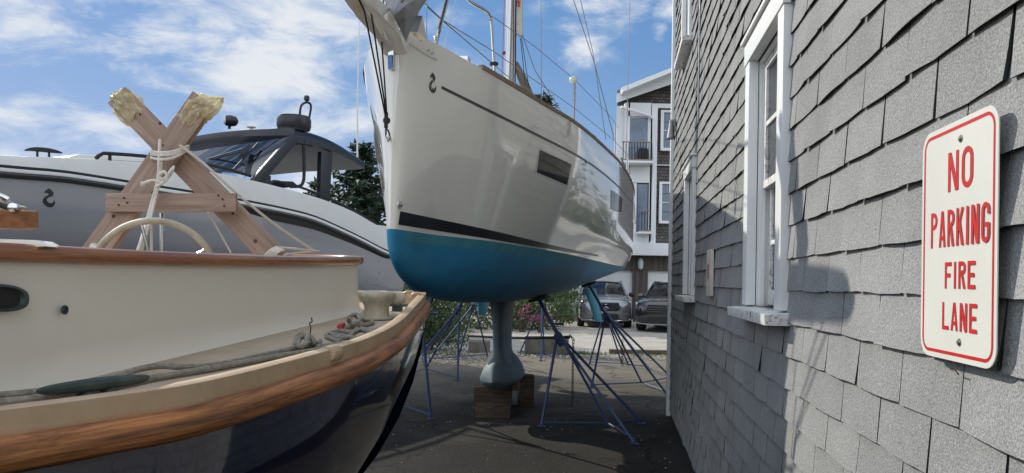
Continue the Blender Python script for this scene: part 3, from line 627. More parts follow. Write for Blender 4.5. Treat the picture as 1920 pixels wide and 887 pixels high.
def section(u):
    w, b, zw, zs, zk = wl_w(u), sh_b(u), wl_z(u), sh_z(u), kl_z(u); pts = []
    if u < 1e-6: zk = zw
    for i in range(NU + 1):
        t = i / NU * PI / 2; e = lerp(.85, .9, min(1, u / 3)); pts.append((w * math.sin(t) ** e, zw - (zw - zk) * math.cos(t) ** 1.0))
    c = chine(u); zc = zw + .20
    for i in range(1, NT + 1):
        h = i / NT; z = zw + (zs - zw) * h
        f0 = 1 - (1 - h) ** lerp(1.05, 1.6, min(1, u / 3.5))
        hc = (zc - zw) / (zs - zw); f1 = (h / hc) * 1.0 if h < hc else 1.0
        f1 = f1 * 1.0 if h < hc else 1.0 + 0.0
        f = lerp(f0, f1, c ** .8 * .9); pts.append((w + (b - w) * f, z))
    return pts
fine = []
for i in range(len(US) - 1):
    n = 1 if US[i] < .25 else 3
    for k in range(n): fine.append(lerp(US[i], US[i + 1], k / n))
fine.append(BL)
secs = [(u, section(u)) for u in fine]
def hullrows(i0, i1, side):
    return [[BP(u, side * s[j][0], s[j][1]) for j in range(i0, i1 + 1)] for u, s in secs]
def hullmesh(i0, i1):
    m = MB()
    for side in (1, -1): m.grid(hullrows(i0, i1, side))
    return m
topm = hullmesh(NU, NU + NT)
ur, sr = secs[-1]
topm.grid([[BP(ur + .0, -v, z) for v, z in sr[NU:]], [BP(ur + .0, v, z) for v, z in sr[NU:]]])
topm.build('hull', M['gelcoat'], sail, smooth=50)
hb = MB(); 
allm = hullmesh(0, NU + NT); BV = BVHTree.FromPolygons([tuple(p) for p in allm.v], allm.f)
botm = hullmesh(0, NU); botm.grid([[BP(ur, -v, z) for v, z in sr[:NU + 1]], [BP(ur, v, z) for v, z in sr[:NU + 1]]]); botm.build('painted_bottom', M['antifoul'], sail, smooth=50)
def hit(px, py, off=.003, bv=None):
    r = ray(px, py).normalized(); p, n, i, d = (bv or BV).ray_cast(EYE, r)
    if p is None:      # grazing past the edge: take the closest surface point to the line of sight
        best = min(((bv or BV).find_nearest(EYE + r * (3.5 + .25 * k)) for k in range(60)), key=lambda t: t[3] if t[0] is not None else 9)
        p, n = best[0], best[1]
        if best[3] > .5: return None
    if n.dot(r) > 0: n = -n
    return p + n * off
def decal(top, bot, n=40, rows=1, off=.003, bv=None):
    """conforming strip on a hull between two polylines given in picture pixels"""
    tx = [p[0] for p in top]; bx = [p[0] for p in bot]; g = []
    for i in range(n + 1):
        a = lerp(tx[0], tx[-1], i / n); ya = curve(tx, [p[1] for p in top], a); c = lerp(bx[0], bx[-1], i / n); yc = curve(bx, [p[1] for p in bot], c); row = []
        for k in range(rows + 1):
            h = hit(lerp(a, c, k / rows), lerp(ya, yc, k / rows), off, bv)
            if h is None: break
            row.append(h)
        if len(row) == rows + 1: g.append(row)
    m = MB()
    if len(g) > 1: m.grid(g)
    return m
def band(z0f, z1f, u0, u1, n=60, off=.0025, rows=2):
    """stripe that follows the hull at given heights (port side)"""
    g = []
    for i in range(n + 1):
        u = lerp(u0, u1, i / n); s = section(u); zz = [p[1] for p in s]; vv = [p[0] for p in s]; row = []
        for k in range(rows + 1):
            z = lerp(z0f(u), z1f(u), k / rows); v = float(np.interp(z, zz, vv)); row.append(BP(u, v + off, z))
        g.append(row)
    return MB().grid(g)
band(lambda u: wl_z(u) - .075, lambda u: wl_z(u) - .002, .01, BL, off=.0015).build('faded_waterline', M['antifoul_top'], sail)
decal([(750, 396), (930, 434), (1055, 464), (1122, 478)], [(746, 421), (930, 450), (1055, 471), (1122, 481)], 60, 2).build('boot_stripe', M['black'], sail)
decal([(828, 161), (1001, 247.5), (1099, 300), (1155, 344), (1188, 381)], [(827, 166), (1001, 252.5), (1099, 304), (1155, 347.5), (1188, 384)], 70, 1).build('sheer_stripe', M['darkstripe'], sail)
# hull ports: recessed-looking frame plus dark pane
for quad, fr_ in (([(1012, 281), (1071, 308), (1063, 347), (1006, 323)], 1.08), ([(1146, 357), (1167, 371), (1165, 399), (1145, 391)], 1.1)):
    m = MB(); c = [hit(*p, .004) for p in quad]; n_ = 8; g = []
    cx = sum(p[0] for p in quad) / 4; cy = sum(p[1] for p in quad) / 4
    big = [(cx + (x - cx) * 1.07, cy + (y - cy) * 1.09) for x, y in quad]
    def qd(q, off): return [[hit(lerp(lerp(q[0][0], q[1][0], i / n_), lerp(q[3][0], q[2][0], i / n_), j / 4), lerp(lerp(q[0][1], q[1][1], i / n_), lerp(q[3][1], q[2][1], i / n_), j / 4), off) for j in range(5)] for i in range(n_ + 1)]
    f = MB(); f.grid(qd(big, .0022)); wo = f.build('window_surround', M['gel_plain'], sail); m.grid(qd(quad, .0035)); m.build('window', M['glasstint'], wo)
# seahorse style emblem strokes
EMB = [(0.50, 0), (.66, .10), (.78, .22), (.80, .33), (.70, .42), (.46, .48), (.34, .56), (.36, .68), (.50, .77), (.66, .78), (.78, .72), (.86, .62), (.90, .74), (.84, .90), (.66, .99), (.42, .98), (.18, .86), (.06, .70), (.10, .54), (.26, .42), (.44, .36), (.46, .30), (.36, .24), (.16, .26), (.22, .14), (.36, .06)]
def emblem(x0, y0, x1, y1, m_, parent, name, bv=None, skew=0):
    pts = []
    for a, b_ in EMB: pts.append((lerp(x0, x1, a) + skew * b_, lerp(y0, y1, b_)))
    h = [hit(x, y, .0035, bv) for x, y in pts]
    if None in h: print('emblem miss', name); return
    m = MB(); m.add(h, [tuple(range(len(h)))]); m.build(name, m_, parent, smooth=0)
emblem(803, 136, 819, 175, M['darkstripe'], sail, 'seahorse_emblem')
m = MB()
for a in ((808, 144, 814, 156), (806, 160, 809, 168), (811, 168, 817, 170)):
    p, q = hit(a[0], a[1], .005), hit(a[2], a[3], .005); m.bar(p, q, .004, .0008, (q - p).cross(bn))
m.build('emblem_highlight', M['gel_plain'], sail)
# deck, coachroof
m = MB(); rows = []
for u, s in secs:
    b_, z = s[-1]; rows.append([BP(u, b_ * k, z + .035 * (1 - k * k) - .004) for k in (-1, -.75, -.5, -.25, 0, .25, .5, .75, 1)])
m.grid(rows); m.build('deck', M['gel_plain'], sail)
m = MB(); rows = []
for u, hw, h in ((1.9, .25, .02), (2.3, .55, .12), (3, .72, .2), (4, .82, .27), (5.2, .86, .33), (5.35, .84, .05)):
    zb = sh_z(u) + .01; rows.append([BP(u, -hw - .1, zb), BP(u, -hw, zb + h * .8), BP(u, -hw * .6, zb + h), BP(u, hw * .6, zb + h), BP(u, hw, zb + h * .8), BP(u, hw + .1, zb)])
m.grid(rows); m.build('coachroof', M['gel_plain'], sail)
rl = MB(); rl.sweep([BP(u, sh_b(u) - .012, sh_z(u)) for u in np.linspace(.62, 7.7, 50)], [(-.02, -.004), (.02, -.004), (.02, .028), (-.02, .028)]); rl.build('toe_rail', M['teakgrey'], sail)
rl = MB(); rl.sweep([BP(u, -sh_b(u) + .012, sh_z(u)) for u in np.linspace(.62, 7.7, 50)], [(-.02, -.004), (.02, -.004), (.02, .028), (-.02, .028)]); rl.build('toe_rail', M['teakgrey'], sail)
m = MB(); h1 = hit(779, 75, 0.0); 
m.sweep([hit(x, y, .002) for x, y in ((762, 76), (780, 88), (800, 101), (819, 110))], [(-.004, -.012), (.006, -.012), (.006, 0), (-.004, 0)]); m.build('bow_fairing_seam', M['gel_plain'], sail)
# bowsprit: moulded beam reaching forward from the stem head
def BS(px, py, v):     # point in the vertical centre plane shifted to v
    return PL(px, py, BP(0, v, 0), bn)
m = MB(); rows = []
for u, hw, zt, zb in ((.45, .16, 3.15, 3.08), (.22, .16, 3.20, 3.09), (.08, .12, 3.21, 3.09), (.01, .09, 3.215, 3.04), (-.03, .085, 3.215, 3.06), (-.10, .088, 3.215, 3.095), (-.2, .09, 3.215, 3.105), (-.45, .085, 3.21, 3.115), (-.62, .075, 3.21, 3.125), (-.74, .06, 3.21, 3.135), (-.78, .04, 3.20, 3.15)):
    rows.append([BP(u, -hw, zt), BP(u, -hw * .8, zt + .015), BP(u, hw * .8, zt + .015), BP(u, hw, zt), BP(u, hw * .92, zb + .02), BP(u, hw * .6, zb), BP(u, -hw * .6, zb), BP(u, -hw * .92, zb + .02)])
m.grid(rows, closev=True); k = len(m.v); m.f.append(tuple(range(k - 8, k))); m.m.append(0); m.f.append(tuple(range(8))); m.m.append(0)
m.build('bowsprit', M['gelcoat'], sail, smooth=45)
m = MB(); p = hit(737, 70, .004); q = hit(736, 132, .004); o_ = V((-.004, -.016, 0)); m.bar(p + o_, q + o_, .042, .014, (-.6, -1, 0)); m.build('stem_strap', M['steel'], sail, bevel=.001)
m = MB(); p = hit(736, 106, .009); m.bar(p + V((-.008, -.024, 0)), q + V((-.008, -.024, .002)), .036, .003, (-.6, -1, 0)); m.build('sticker', M['bluetape'], sail)
# tackle lines under the bowsprit
blk = P(723, 226, 4.58); shackle = hit(729, 255, .0); 
for a, b_ in (((683, 20, 4.2), (722, 214, 4.6)), ((697, 30, 4.3), (724, 212, 4.6)), ((715, 64, 4.72), (725, 212, 4.62)), ((664, -20, 4.0), (683, 20, 4.2)), ((680, -20, 4.1), (697, 30, 4.3))):
    m = MB(); m.tube([P(*a), P(*b_)], .0055, 6); m.build('tackle_line', M['blackrope'], sail)
m = MB(); m.lathe(P(714, 62, 4.72), [(.0, -.015), (.03, -.01), (.03, .01), (0, .018)], 12, (0, -.4, 1)); m.build('line_bush', M['rubber'], sail)
bk = MB(); c = P(724, 226, 4.62); bk.lathe(c - V((0, .012, 0)), [(.012, 0), (.022, .003), (.022, .021), (.012, .024)], 14, (.3, 1, 0)); bk.bar(c + V((0, 0, .05)), c - V((0, 0, .045)), .018, .022, (1, 0, 0)); bk.build('pulley_block', M['rubber'], sail, bevel=.002)
m = MB(); m.tube([c + V((0, 0, -.045)), c + V((.012, .03, -.06)), c + V((.018, .06, -.095)), c + V((.004, .07, -.12)), c + V((-.008, .05, -.085)), c + V((0, 0, -.045))], .006, 6); m.tube([c + V((.01, .05, -.09)), (shackle or c) + V((0, 0, -.02))], .009, 8); m.build('shackle', M['steel'], sail)
p = hit(749, 384, .004); m = MB(); m.tube([p + V((.0, 0, .022)), p + V((-.012, -.008, .01)), p + V((-.012, -.008, -.01)), p - V((0, 0, .022))], .007, 6); m.lathe(p, [(.024, -.002), (.022, .004), (.012, .005)], 14, hit(749, 384, .05) - p); m.build('through_hull', M['steel'], sail)
for x, y in ((803, 95), (811, 99)):
    p = hit(x, y, .002); m = MB(); m.lathe(p, [(.013, -.002), (.013, .004), (.006, .005), (.005, .001)], 12, hit(x, y, .05) - p); m.build('bolt', M['steel'], sail)
p = hit(1099, 303, .004)
if p: m = MB(); m.lathe(p, [(.02, 0), (.012, .01), (.0, .012)], 10, bn); m.build('vent', M['steel'], sail)
# anchor hanging over the roller
anc = thing('anchor', 'galvanised plough anchor with its pointed tip hanging beside the bow', 'anchor', P(762, 75, 4.5))
tip = P(760, 76, 4.45); L1 = P(712, -22, 4.42); R1 = P(806, -14, 4.42); mid = P(757, 18, 4.30); LL = P(731, 20, 4.40); RR = P(782, 28, 4.40); bk_ = P(757, -10, 4.62)
Lw, Rw = P(738, 30, 4.42), P(778, 30, 4.42); md = P(758, 12, 4.36)
m = MB(); up = V((0, .0, .25))
m.add([tip, Lw, md, Rw], [(0, 1, 2), (0, 2, 3)]); m.add([tip + V((0, .03, 0)), Lw + V((0, .03, 0)), md + V((0, .04, 0)), Rw + V((0, .03, 0))], [(0, 2, 1), (0, 3, 2)])
m.add([tip, Lw, tip + V((0, .03, 0)), Lw + V((0, .03, 0)), Rw, Rw + V((0, .03, 0))], [(0, 1, 3, 2), (0, 2, 5, 4)])
m.build('fluke_tip', M['galv'], anc, smooth=0)
top = P(758, -60, 4.55)
m = MB(); m.add([Lw, md, Rw, P(708, -20, 4.5), P(758, -40, 4.44), P(812, -22, 4.5), P(700, -70, 4.7), P(758, -90, 4.6), P(820, -70, 4.7)], [(0, 1, 4, 3), (1, 2, 5, 4), (3, 4, 7, 6), (4, 5, 8, 7)])
k = len(m.v); m.add([p + V((0, .02, .0)) for p in m.v], [(0, 3, 4, 1), (1, 4, 5, 2), (3, 6, 7, 4), (4, 7, 8, 5)]); m.build('fluke', M['galv'], anc, smooth=0)
m = MB(); m.bar(P(757, 8, 4.40), P(757, -120, 4.75), .03, .06, (0, 1, 0)); m.build('shank', M['galv'], anc, bevel=.004)
# bow roller plates beside the anchor
m = MB(); m.prism([P(782, 25, 4.75), P(770, 62, 4.75), P(790, 78, 4.8), P(784, 20, 4.8)], bn * .006); m.prism([P(778, 30, 4.7), P(769, 60, 4.7), P(786, 75, 4.72)], bn * .05); m.build('bow_roller', M['steel'], sail, smooth=0)
# pulpit, stanchions, lifelines
def at_u(px, py, v):   # point on the vertical plane v from centre line
    return PL(px, py, BP(0, v, 0), bn)
foot = BP(.30, .33, 3.09)
pa = P(817, 88, 5.05); pb = P(826, 50, 5.0); pc = P(842, -25, 4.9)
m = MB(); m.tube(spline([pa, P(819, 72, 5.04), P(825, 50, 5.0), P(838, 0, 4.93), P(848, -45, 4.85)], 4), .0135, 10); m.build('pulpit_tube', M['steel'], sail)
m = MB(); m.lathe(P(818, 73, 5.04), [(.015, -.02), (.019, -.012), (.019, .012), (.015, .02)], 12, (.15, 0, 1)); m.build('pulpit_joint', M['steel'], sail)
m = MB(); m.tube(spline([P(850, -30, 5.1), P(880, 2, 5.4), P(910, 20, 5.62), P(918, 30, 5.68), P(921, 42, 5.7), P(924, 90, 5.7), P(928, 147, 5.7)], 5), .0125, 10); m.build('pulpit_tube', M['steel'], sail)
m = MB(); m.lathe(P(926, 120, 5.7), [(.014, -.012), (.034, -.009), (.034, .009), (.014, .012)], 14, (0, 0, 1)); m.build('nav_light_clamp', M['rubber'], sail)
m = MB(); m.tube([P(716, -10, 4.9), P(719, 18, 4.9)], .009, 8); m.tube([P(722, -10, 4.9), P(724, 20, 4.9)], .009, 8); m.build('pulpit_tube', M['steel'], sail)
def line(name, pts, r=.0035, mm='wire', par=sail, n=6): m = MB(); m.tube([P(*p) for p in pts], r, n); return m.build(name, M[mm], par)
line('lifeline', [(794, 4, 4.9), (830, 38, 5.0), (926, 97, 5.7), (1080, 205, 8.0), (1150, 262, 11), (1178, 292, 12.3)])
line('lifeline', [(800, 12, 4.9), (830, 39, 5.0), (922, 118, 5.7)], .004)
line('lifeline', [(922, 30, 5.7), (1000, 85, 7), (1078, 150, 8.8), (1140, 213, 11), (1160, 240, 12.2)])
line('lifeline', [(926, 122, 5.7), (1000, 182, 7.2), (1077, 228, 9)])
line('halyard', [(857, -10, 5.3), (830, 98, 5.2)], .0025, 'whiterope')
line('halyard', [(800, 80, 5.1), (800, -10, 5.1)], .0025)
line('shroud', [(1072, -10, 8.3), (1115, 120, 8.9), (1152, 262, 9.6)], .005)
line('shroud', [(1086, -10, 8.3), (1112, 100, 8.9), (1136, 262, 9.5)], .004)
line('backstay', [(1181, -10, 12.4), (1178, 120, 12.4), (1175, 262, 12.4), (1174, 300, 12.4)], .006)
line('shroud', [(1014, -10, 8), (1015, 200, 8)], .004)
line('shroud', [(972, 45, 8), (1003, 132, 8.2), (1070, 238, 8.6)], .005)
# mast and boom
m = MB(); mb = P(955, 185, 8.1); mt = P(961, -40, 8.0); rows = []
mdir = (mt - mb).normalized(); mt2 = mb + mdir * 6.5; mb2 = mb - mdir * .35
for q in (mb2, mt2): rows.append([q + bn * (.062 * math.cos(a)) + ba * (.10 * math.sin(a)) for a in [2 * PI * i / 20 for i in range(20)]])
m.grid(rows, closev=True); m.f.append(tuple(range(20))); m.m.append(0); m.f.append(tuple(range(20, 40))); m.m.append(0); m.build('mast', M['alu'], sail, smooth=60)
m = MB(); m.lathe(P(953.5, 100, 8.07), [(.068, -.008), (.074, -.008), (.074, .008), (.068, .008)], 20, mdir); m.build('mast_band', M['rubber'], sail)
line('halyard', [(941, 150, 7.9), (946, -20, 7.9)], .004, 'redtape'); line('halyard', [(962, 165, 7.8), (963, -20, 7.8)], .0045, 'blackrope'); line('halyard', [(966, 168, 7.9), (967, -20, 7.9)], .006, 'blackrope')
m = MB(); m.prism([P(968, -20, 8), P(979, -20, 8), P(979, 62, 8), P(976, 71, 8), (P(968, 62, 8))], ba * .05); m.build('furled_sail', M['sail'], sail, bevel=.008)
m = MB(); m.prism([P(969.5, -2, 7.99), P(971.5, 3, 7.99), P(972.5, -3, 7.99), P(974, 3, 7.99), P(976.5, -1, 7.99), P(974.5, 9, 7.99), P(975, 12, 7.99), P(971, 12, 7.99), P(971.5, 8, 7.99)], ba * .004); m.build('red_mark', M['red'], sail, smooth=0)
for a, b_ in (((976, 72), (985, 160)), ((978, 72), (992, 165))): line('lazy_line', [(a[0], a[1], 8), (b_[0], b_[1], 8.2)], .004, 'blackrope')
m = MB(); m.tube([P(967, 118, 8.1), P(978, 145, 8.2), P(990, 175, 8.3), P(1003, 200, 8.5)], [.03, .05, .055, .04], 12); m.build('sail_bag', M['canvas'], sail)
# deck hatch, pole with lamp, spray hood and cover
hh = at_u(857, 118, .05)
m = MB(); m.prism([P(838, 101, 6.0), P(880, 124, 6.3), P(878, 128, 6.3), P(866, 126, 6.25), P(845, 112, 6.05), P(836, 103, 6.0)], bn * -.4); m.build('deck_hatch', M['gel_plain'], sail, bevel=.006)
m = MB(); m.box(P(862, 112, 6.2), (.10, .16, .03), ba); m.build('hatch_hinge', M['steel'], sail)
m = MB(); m.tube([P(1075, 250, 8.6), P(1077.5, 148, 8.6)], .016, 10); m.build('stanchion', M['steel'], sail)
m = MB(); c = P(1075, 150, 8.6); m.lathe(c, [(.0, -.045), (.03, -.037), (.045, -.015), (.045, .015), (.03, .037), (0, .045)], 14, (0, 0, 1)); m.build('lamp_globe', M['signwhite'], sail)
for x, y0, y1, Y in ((1153, 233, 300, 11.6), (1176, 285, 345, 12.4), (1184, 330, 372, 12.6)):
    m = MB(); m.tube([P(x, y1, Y), P(x + .5, y0, Y)], .018, 10); m.build('stanchion', M['steel'], sail)
m = MB(); rows = []
for u, vw, h in ((5.7, .9, .03), (5.95, 1.0, .2), (6.3, 1.06, .36), (6.8, 1.10, .44), (7.3, 1.12, .42), (7.6, 1.13, .30)):
    zb = sh_z(u) + .03; rows.append([BP(u, vw * math.cos(a) * 1.0, zb + h * math.sin(a) ** .55) for a in [PI * i / 14 for i in range(15)]])
m.grid(rows); m.build('spray_hood', M['canvas'], sail, smooth=60)
m = MB(); rows = []
for u, vw, h in ((3.2, .1, .01), (3.4, .42, .06), (3.9, .5, .13), (4.5, .5, .12), (5.0, .4, .03)):
    zb = sh_z(u) + .05; rows.append([BP(u, .75 + vw * .6 * math.cos(a), zb + h * math.sin(a) ** .6 + .015 * math.sin(5 * u + 3 * a)) for a in [PI * i / 12 for i in range(13)]])
m.grid(rows); m.build('deck_cover', M['canvas'], sail)
m = MB(); m.tube(spline([P(1165, 296, 12.0), P(1172, 318, 12.1), P(1178, 350, 12.2)], 5), .014, 8); m.tube(spline([P(1150, 296, 11.5), P(1166, 310, 12), P(1176, 330, 12.3), P(1180, 360, 12.4)], 5), .012, 8)
m.tube([P(1186, 350, 12.5), P(1191, 420, 12.6)], .012, 8); m.build('stern_rail', M['steel'], sail)
m = MB(); c = BP(6.9, .95, 3.25); m.lathe(c, [(.0, -.12), (.09, -.1), (.10, .0), (.08, .1), (0, .12)], 12, ba); m.build('winch', M['rubber'], sail)
# keel fin, bulb, rudders, drive
m = MB(); rows = []
def foil(u0, ch, th, z, v=0): return [BP(u0 + ch * (.5 - .5 * math.cos(PI * t)), v + sgn * th * (math.sin(PI * (t ** .7)) ** .9), z) for sgn, ts in ((1, np.linspace(0, 1, 10)), (-1, np.linspace(1, 0, 10)[1:-1])) for t in ts]
KU = 3.5
for z, u0, ch, th in ((1.50, KU - .20, 1.45, .30), (1.42, KU - .08, 1.22, .17), (1.34, KU, 1.02, .10), (1.1, KU + .03, .92, .068), (.85, KU + .08, .86, .068), (.76, KU + .06, .9, .08), (.68, KU + .04, 1.0, .13), (.55, KU + .04, 1.0, .13)): rows.append(foil(u0, ch, th, z))
m.grid(rows, closev=True); m.build('keel_fin', M['keel'], sail, smooth=60)
m = MB(); rows = []
for t in np.linspace(0, 1, 16):
    r = max(.004, math.sin(PI * t ** .75) ** .6); u = KU - .12 + 1.5 * t
    zc = .57 + .03 * t; rows.append([BP(u, r * .235 * math.cos(a) * (1 - .38 * max(0, math.sin(a)) ** 1.2), zc - .083 + r * (.135 if math.sin(a) < 0 else .29) * math.sin(a)) for a in [2 * PI * i / 18 for i in range(18)]])
m.grid(rows, closev=True); m.build('keel_bulb', M['keel'], sail, smooth=60)
for px0, px1, Yr in ((1106, 1123, 11.9), (909, 904, 12.2)):
    topc = P(px0, 541, Yr); bot = P(px1, 603 if px0 > 1000 else 592, Yr); m = MB(); rows = []
    for t in np.linspace(0, 1, 8):
        c = topc.lerp(bot, t); ch = lerp(.30, .07, t ** 1.1); th = lerp(.07, .02, t); n_ = 14
        rows.append([c + ba * (ch * math.cos(a) * .8) + bn * (th * math.sin(a) + .05 * math.cos(a)) for a in [2 * PI * i / n_ for i in range(n_)]])
    m.grid(rows, closev=True); k = len(m.v); m.f.append(tuple(range(k - 14, k))); m.m.append(0); m.build('rudder', M['cyan'], sail, smooth=60)
m = MB(); p1, p2 = hit(909, 545, -.01), hit(958, 521, .006)
if p1 and p2: m.tube([p2, p2.lerp(p1, .5), p1], [.004, .008, .005], 8); m.build("transducer_fairing", M["keel"], sail)
# ================================================================ JACK STANDS
GRP = 'blue steel boat stands'
def stand(apex, feet, label, pad=True, handle=True, pn=None, mid=None):
    apex = V(apex); root = thing('boat_stand', label, 'boat stand', (apex.x, apex.y, 0), GRP); feet = [V(f) for f in feet]
    cen = sum(feet, V()) / len(feet); collar = apex.lerp(V((cen.x, cen.y, 0)), .32 if pad else .06)
    if mid is None: mid = V((cen.x, cen.y, .05))
    for f in feet:
        m = MB(); d = (V((cen.x, cen.y, 0)) - f); d.z = 0; s = collar + (f - V((cen.x, cen.y, 0))).normalized() * .03 + V((0, 0, random.uniform(-.03, .02)))
        m.tube([s, f + V((0, 0, .012))], .016, 8); m.box(f + V((0, 0, .008)), (.09, .06, .008), d.normalized()); m.build('leg', M['standblue'], root)
        m = MB(); m.tube([f + V((0, 0, .045)), mid], .010, 6); m.build('brace', M['standblue'], root)
    m = MB(); m.tube([collar + V((0, 0, .05)), mid], .015, 8); m.build('post', M['standblue'], root)
    m = MB(); dd = (collar - mid).normalized(); m.lathe(collar, [(.045, -.09), (.05, -.08), (.05, .05), (.03, .07)], 12, dd); m.build('collar', M['standblue'], root)
    if pad:
        m = MB(); m.tube([collar, apex - V((0, 0, .02))], .021, 10); m.build('screw', M['standblue'], root)
        if handle:
            hc = collar.lerp(apex, .35); h = MB(); h.tube([hc - V((.03, 0, 0)), hc + V((.07, 0, .0)), hc + V((.13, -.01, .0))], [.011, .012, .02], 8); h.build('handle', M['standblue'], root)
        n_ = V(pn) if pn else V((0, 0, 1)); m = MB(); X = ba - n_ * ba.dot(n_); m.box(apex + n_.normalized() * -.015, (.36, .20, .035), X, w=n_); pd = m.build('pad', M['padwood'], root, bevel=.005)
    return root
def starb(u, v):
    p, nn, i, d = BV.ray_cast(BP(u, v, .2), V((0, 0, 1)))
    if nn.z > 0: nn = -nn
    return p, -nn
random.seed(5)
p, n_ = starb(3.9, .42); stand(p + -n_ * .01, [G(1015, 800), G(1190, 833), G(1204, 795)], 'nearest blue boat stand under the sailboat with a rusty chain hanging from it', pn=n_, mid=G(1140, 800) + V((0, 0, .04)))
p, n_ = starb(6.4, .80); stand(p + -n_ * .01, [G(1109, 727), G(1250, 740), G(1262, 712)], 'blue boat stand propping the sailboat stern near the shingled corner', pn=n_, mid=G(1203, 722) + V((0, 0, .04)))
p, n_ = starb(6.6, -.95); stand(p - n_ * .01, [G(858, 714), G(752, 710), G(790, 672)], 'dark boat stand under the sailboat seen between hedge and navy boat', pn=n_)
p, n_ = starb(3.3, -.62); stand(p - n_ * .01, [G(808, 786), G(690, 784), G(720, 725)], 'blue boat stand mostly hidden behind the transom of the navy boat', pn=n_)
stand(P(1133, 583, 13.9), [G(1105, 683), G(1178, 684), G(1216, 692)], 'empty blue stand before the silver car behind the stern stand', pad=False)
stand(P(1016, 565, 15.4), [G(975, 662), G(1014, 677), G(1072, 667)], 'empty blue stand standing before the long concrete block', pad=False)
stand(P(890, 566, 14.4), [G(805, 677), G(858, 674), G(914, 668)], 'empty blue stand leaning wide in front of the green hedge', pad=False)
# chains
def chain(name, path, label, r=.012, wire=.0035, parent=None):
    m = MB(); pts = [V(p) for p in path]; segs = [(pts[i + 1] - pts[i]).length for i in range(len(pts) - 1)]; tot = sum(segs); step = r * 2.1; n = int(tot / step)
    for k in range(n):
        d = k * step; i = 0
        while i < len(segs) - 1 and d > segs[i]: d -= segs[i]; i += 1
        t = (pts[i + 1] - pts[i]).normalized(); c = pts[i] + t * d; A = t.orthogonal().normalized(); A = A if k % 2 else t.cross(A)
        m.tube([c + t * (r * 1.35 * math.cos(a)) + A * (r * .75 * math.sin(a)) for a in [2 * PI * j / 8 for j in range(8)]], wire, 4, closed=True)
    return tag(m.build(name, M['chain']), label, 'chain', 'rusty chains on the stands')
c0 = P(1075, 636, 8.1); chain('chain', [c0 + V((-.03, 0, .03)), c0, P(1074, 700, 8.1), P(1073, 765, 8.1)], 'rusty chain hanging straight down from the nearest stand', .017, .0048)
chain('chain', [P(1167, 640, 11.0), P(1167, 690, 11.0)], 'short rusty chain dangling below the stern stand', .02, .005)
sag = [P(lerp(878, 1072, t), 630 + 3 * math.sin(PI * t) + 2 * t, lerp(14, 8.9, t)) for t in np.linspace(0, 1, 24)]
chain('chain', sag, 'rusty chain strung level behind the keel between stands', .03, .007)
line_ = MB(); line_.tube([P(1010, 595, 17), P(1060, 590, 15), P(1140, 588, 13.9), P(1200, 590, 11)], .006, 5); tag(line_.build('guide_rope', M['blackrope']), 'thin dark line crossing in front of the silver car', 'rope')
# cribbing timbers under the keel
def timber(px0, py0, px1, py1, Y, depth, lab, dz=0):
    a = P(px0, py0, Y); b_ = P(px1, py1, Y); w_ = b_.x - a.x; h = a.z - b_.z
    m = MB(); m.box(((a.x + b_.x) / 2, Y + depth / 2, (a.z + b_.z) / 2), (w_, depth, h), ba.cross(V((0, 0, 1)))); 
    return tag(m.build('timber_block', M['timber'], bevel=.008), lab, 'timber block', 'timber cribbing under the keel')
zt = .37
def tb(cx, cy, z0, sx, sy, sz, lab, ang=0):
    d = V((math.cos(ang), math.sin(ang), 0)); m = MB(); m.box((cx, cy, z0 + sz / 2), (sx, sy, sz), d)
    return tag(m.build('timber_block', M['timber'], bevel=.007), lab, 'timber block', 'timber cribbing under the keel')
a0 = G(889, 783); a1 = G(958, 784); cx = (a0.x + a1.x) / 2; cy = a0.y
tb(a0.x + .105, cy + .5, 0, .205, 1.0, .175, 'lower left block of the stack under the keel bulb', .03)
tb(a1.x - .105, cy + .5, 0, .205, 1.0, .175, 'lower right block of the stack under the keel bulb', -.02)
tb(cx + .0, cy + .13, .177, .45, .19, .175, 'upper block lying across the front of the keel stack', .0)
tb(cx + .17, cy + 1.05, .177, .45, .19, .18, 'rear block lying across the keel stack', .05)
tb(cx + .40, cy + .86, 0, .19, .19, .40, 'upright timber block standing right of the keel stack', .1)
# ================================================================ NAVY BOAT (near left)
nb_ = thing('navy_boat', 'navy hulled boat with cream cockpit coaming and varnished wood rails', 'boat', (-1.2, 2.2, .3))
def deck_z(Y): return 1.327 + .0479 * (Y - 1.65)
DN = V((0, -.0479, 1)).normalized()
def D(px, py, h=0): return PL(px, py, V((0, 1.65, 1.327 + h)), DN)
rail = [(-2.2, -1.2, 1.35), (-1.75, -.35, 1.35), (-1.42, .35, 1.352), (-1.15, .86, 1.355)] + [tuple(P(*a)) for a in ((0, 770, 1.3), (200, 744, 1.46), (400, 712, 1.65), (617, 657, 2.15), (702, 629, 2.6), (751, 602, 3.05), (780, 573, 3.55), (795, 556, 4.0), (799, 549, 4.28))]
railp = spline(rail, 8)
cax = V((.168, .986, 0)); cr_ = V((.986, -.168, 0)); CO = V((-1.13, 1.65, 0)) - cr_ * .72
# far side of the boat mirrored about the centre line
def mirror(p): d = (p - CO).dot(cr_); return p - cr_ * (2 * d)
near_top = railp; c_end = railp[-1]; far = [mirror(p) for p in reversed(railp)]
tr_n = 10; trans = []
for i in range(1, tr_n):
    t = i / tr_n; p = c_end.lerp(far[0], t); p = p + cax * (.16 * math.sin(PI * t)) + V((0, 0, .0)); trans.append(p)
outline = near_top + trans + far
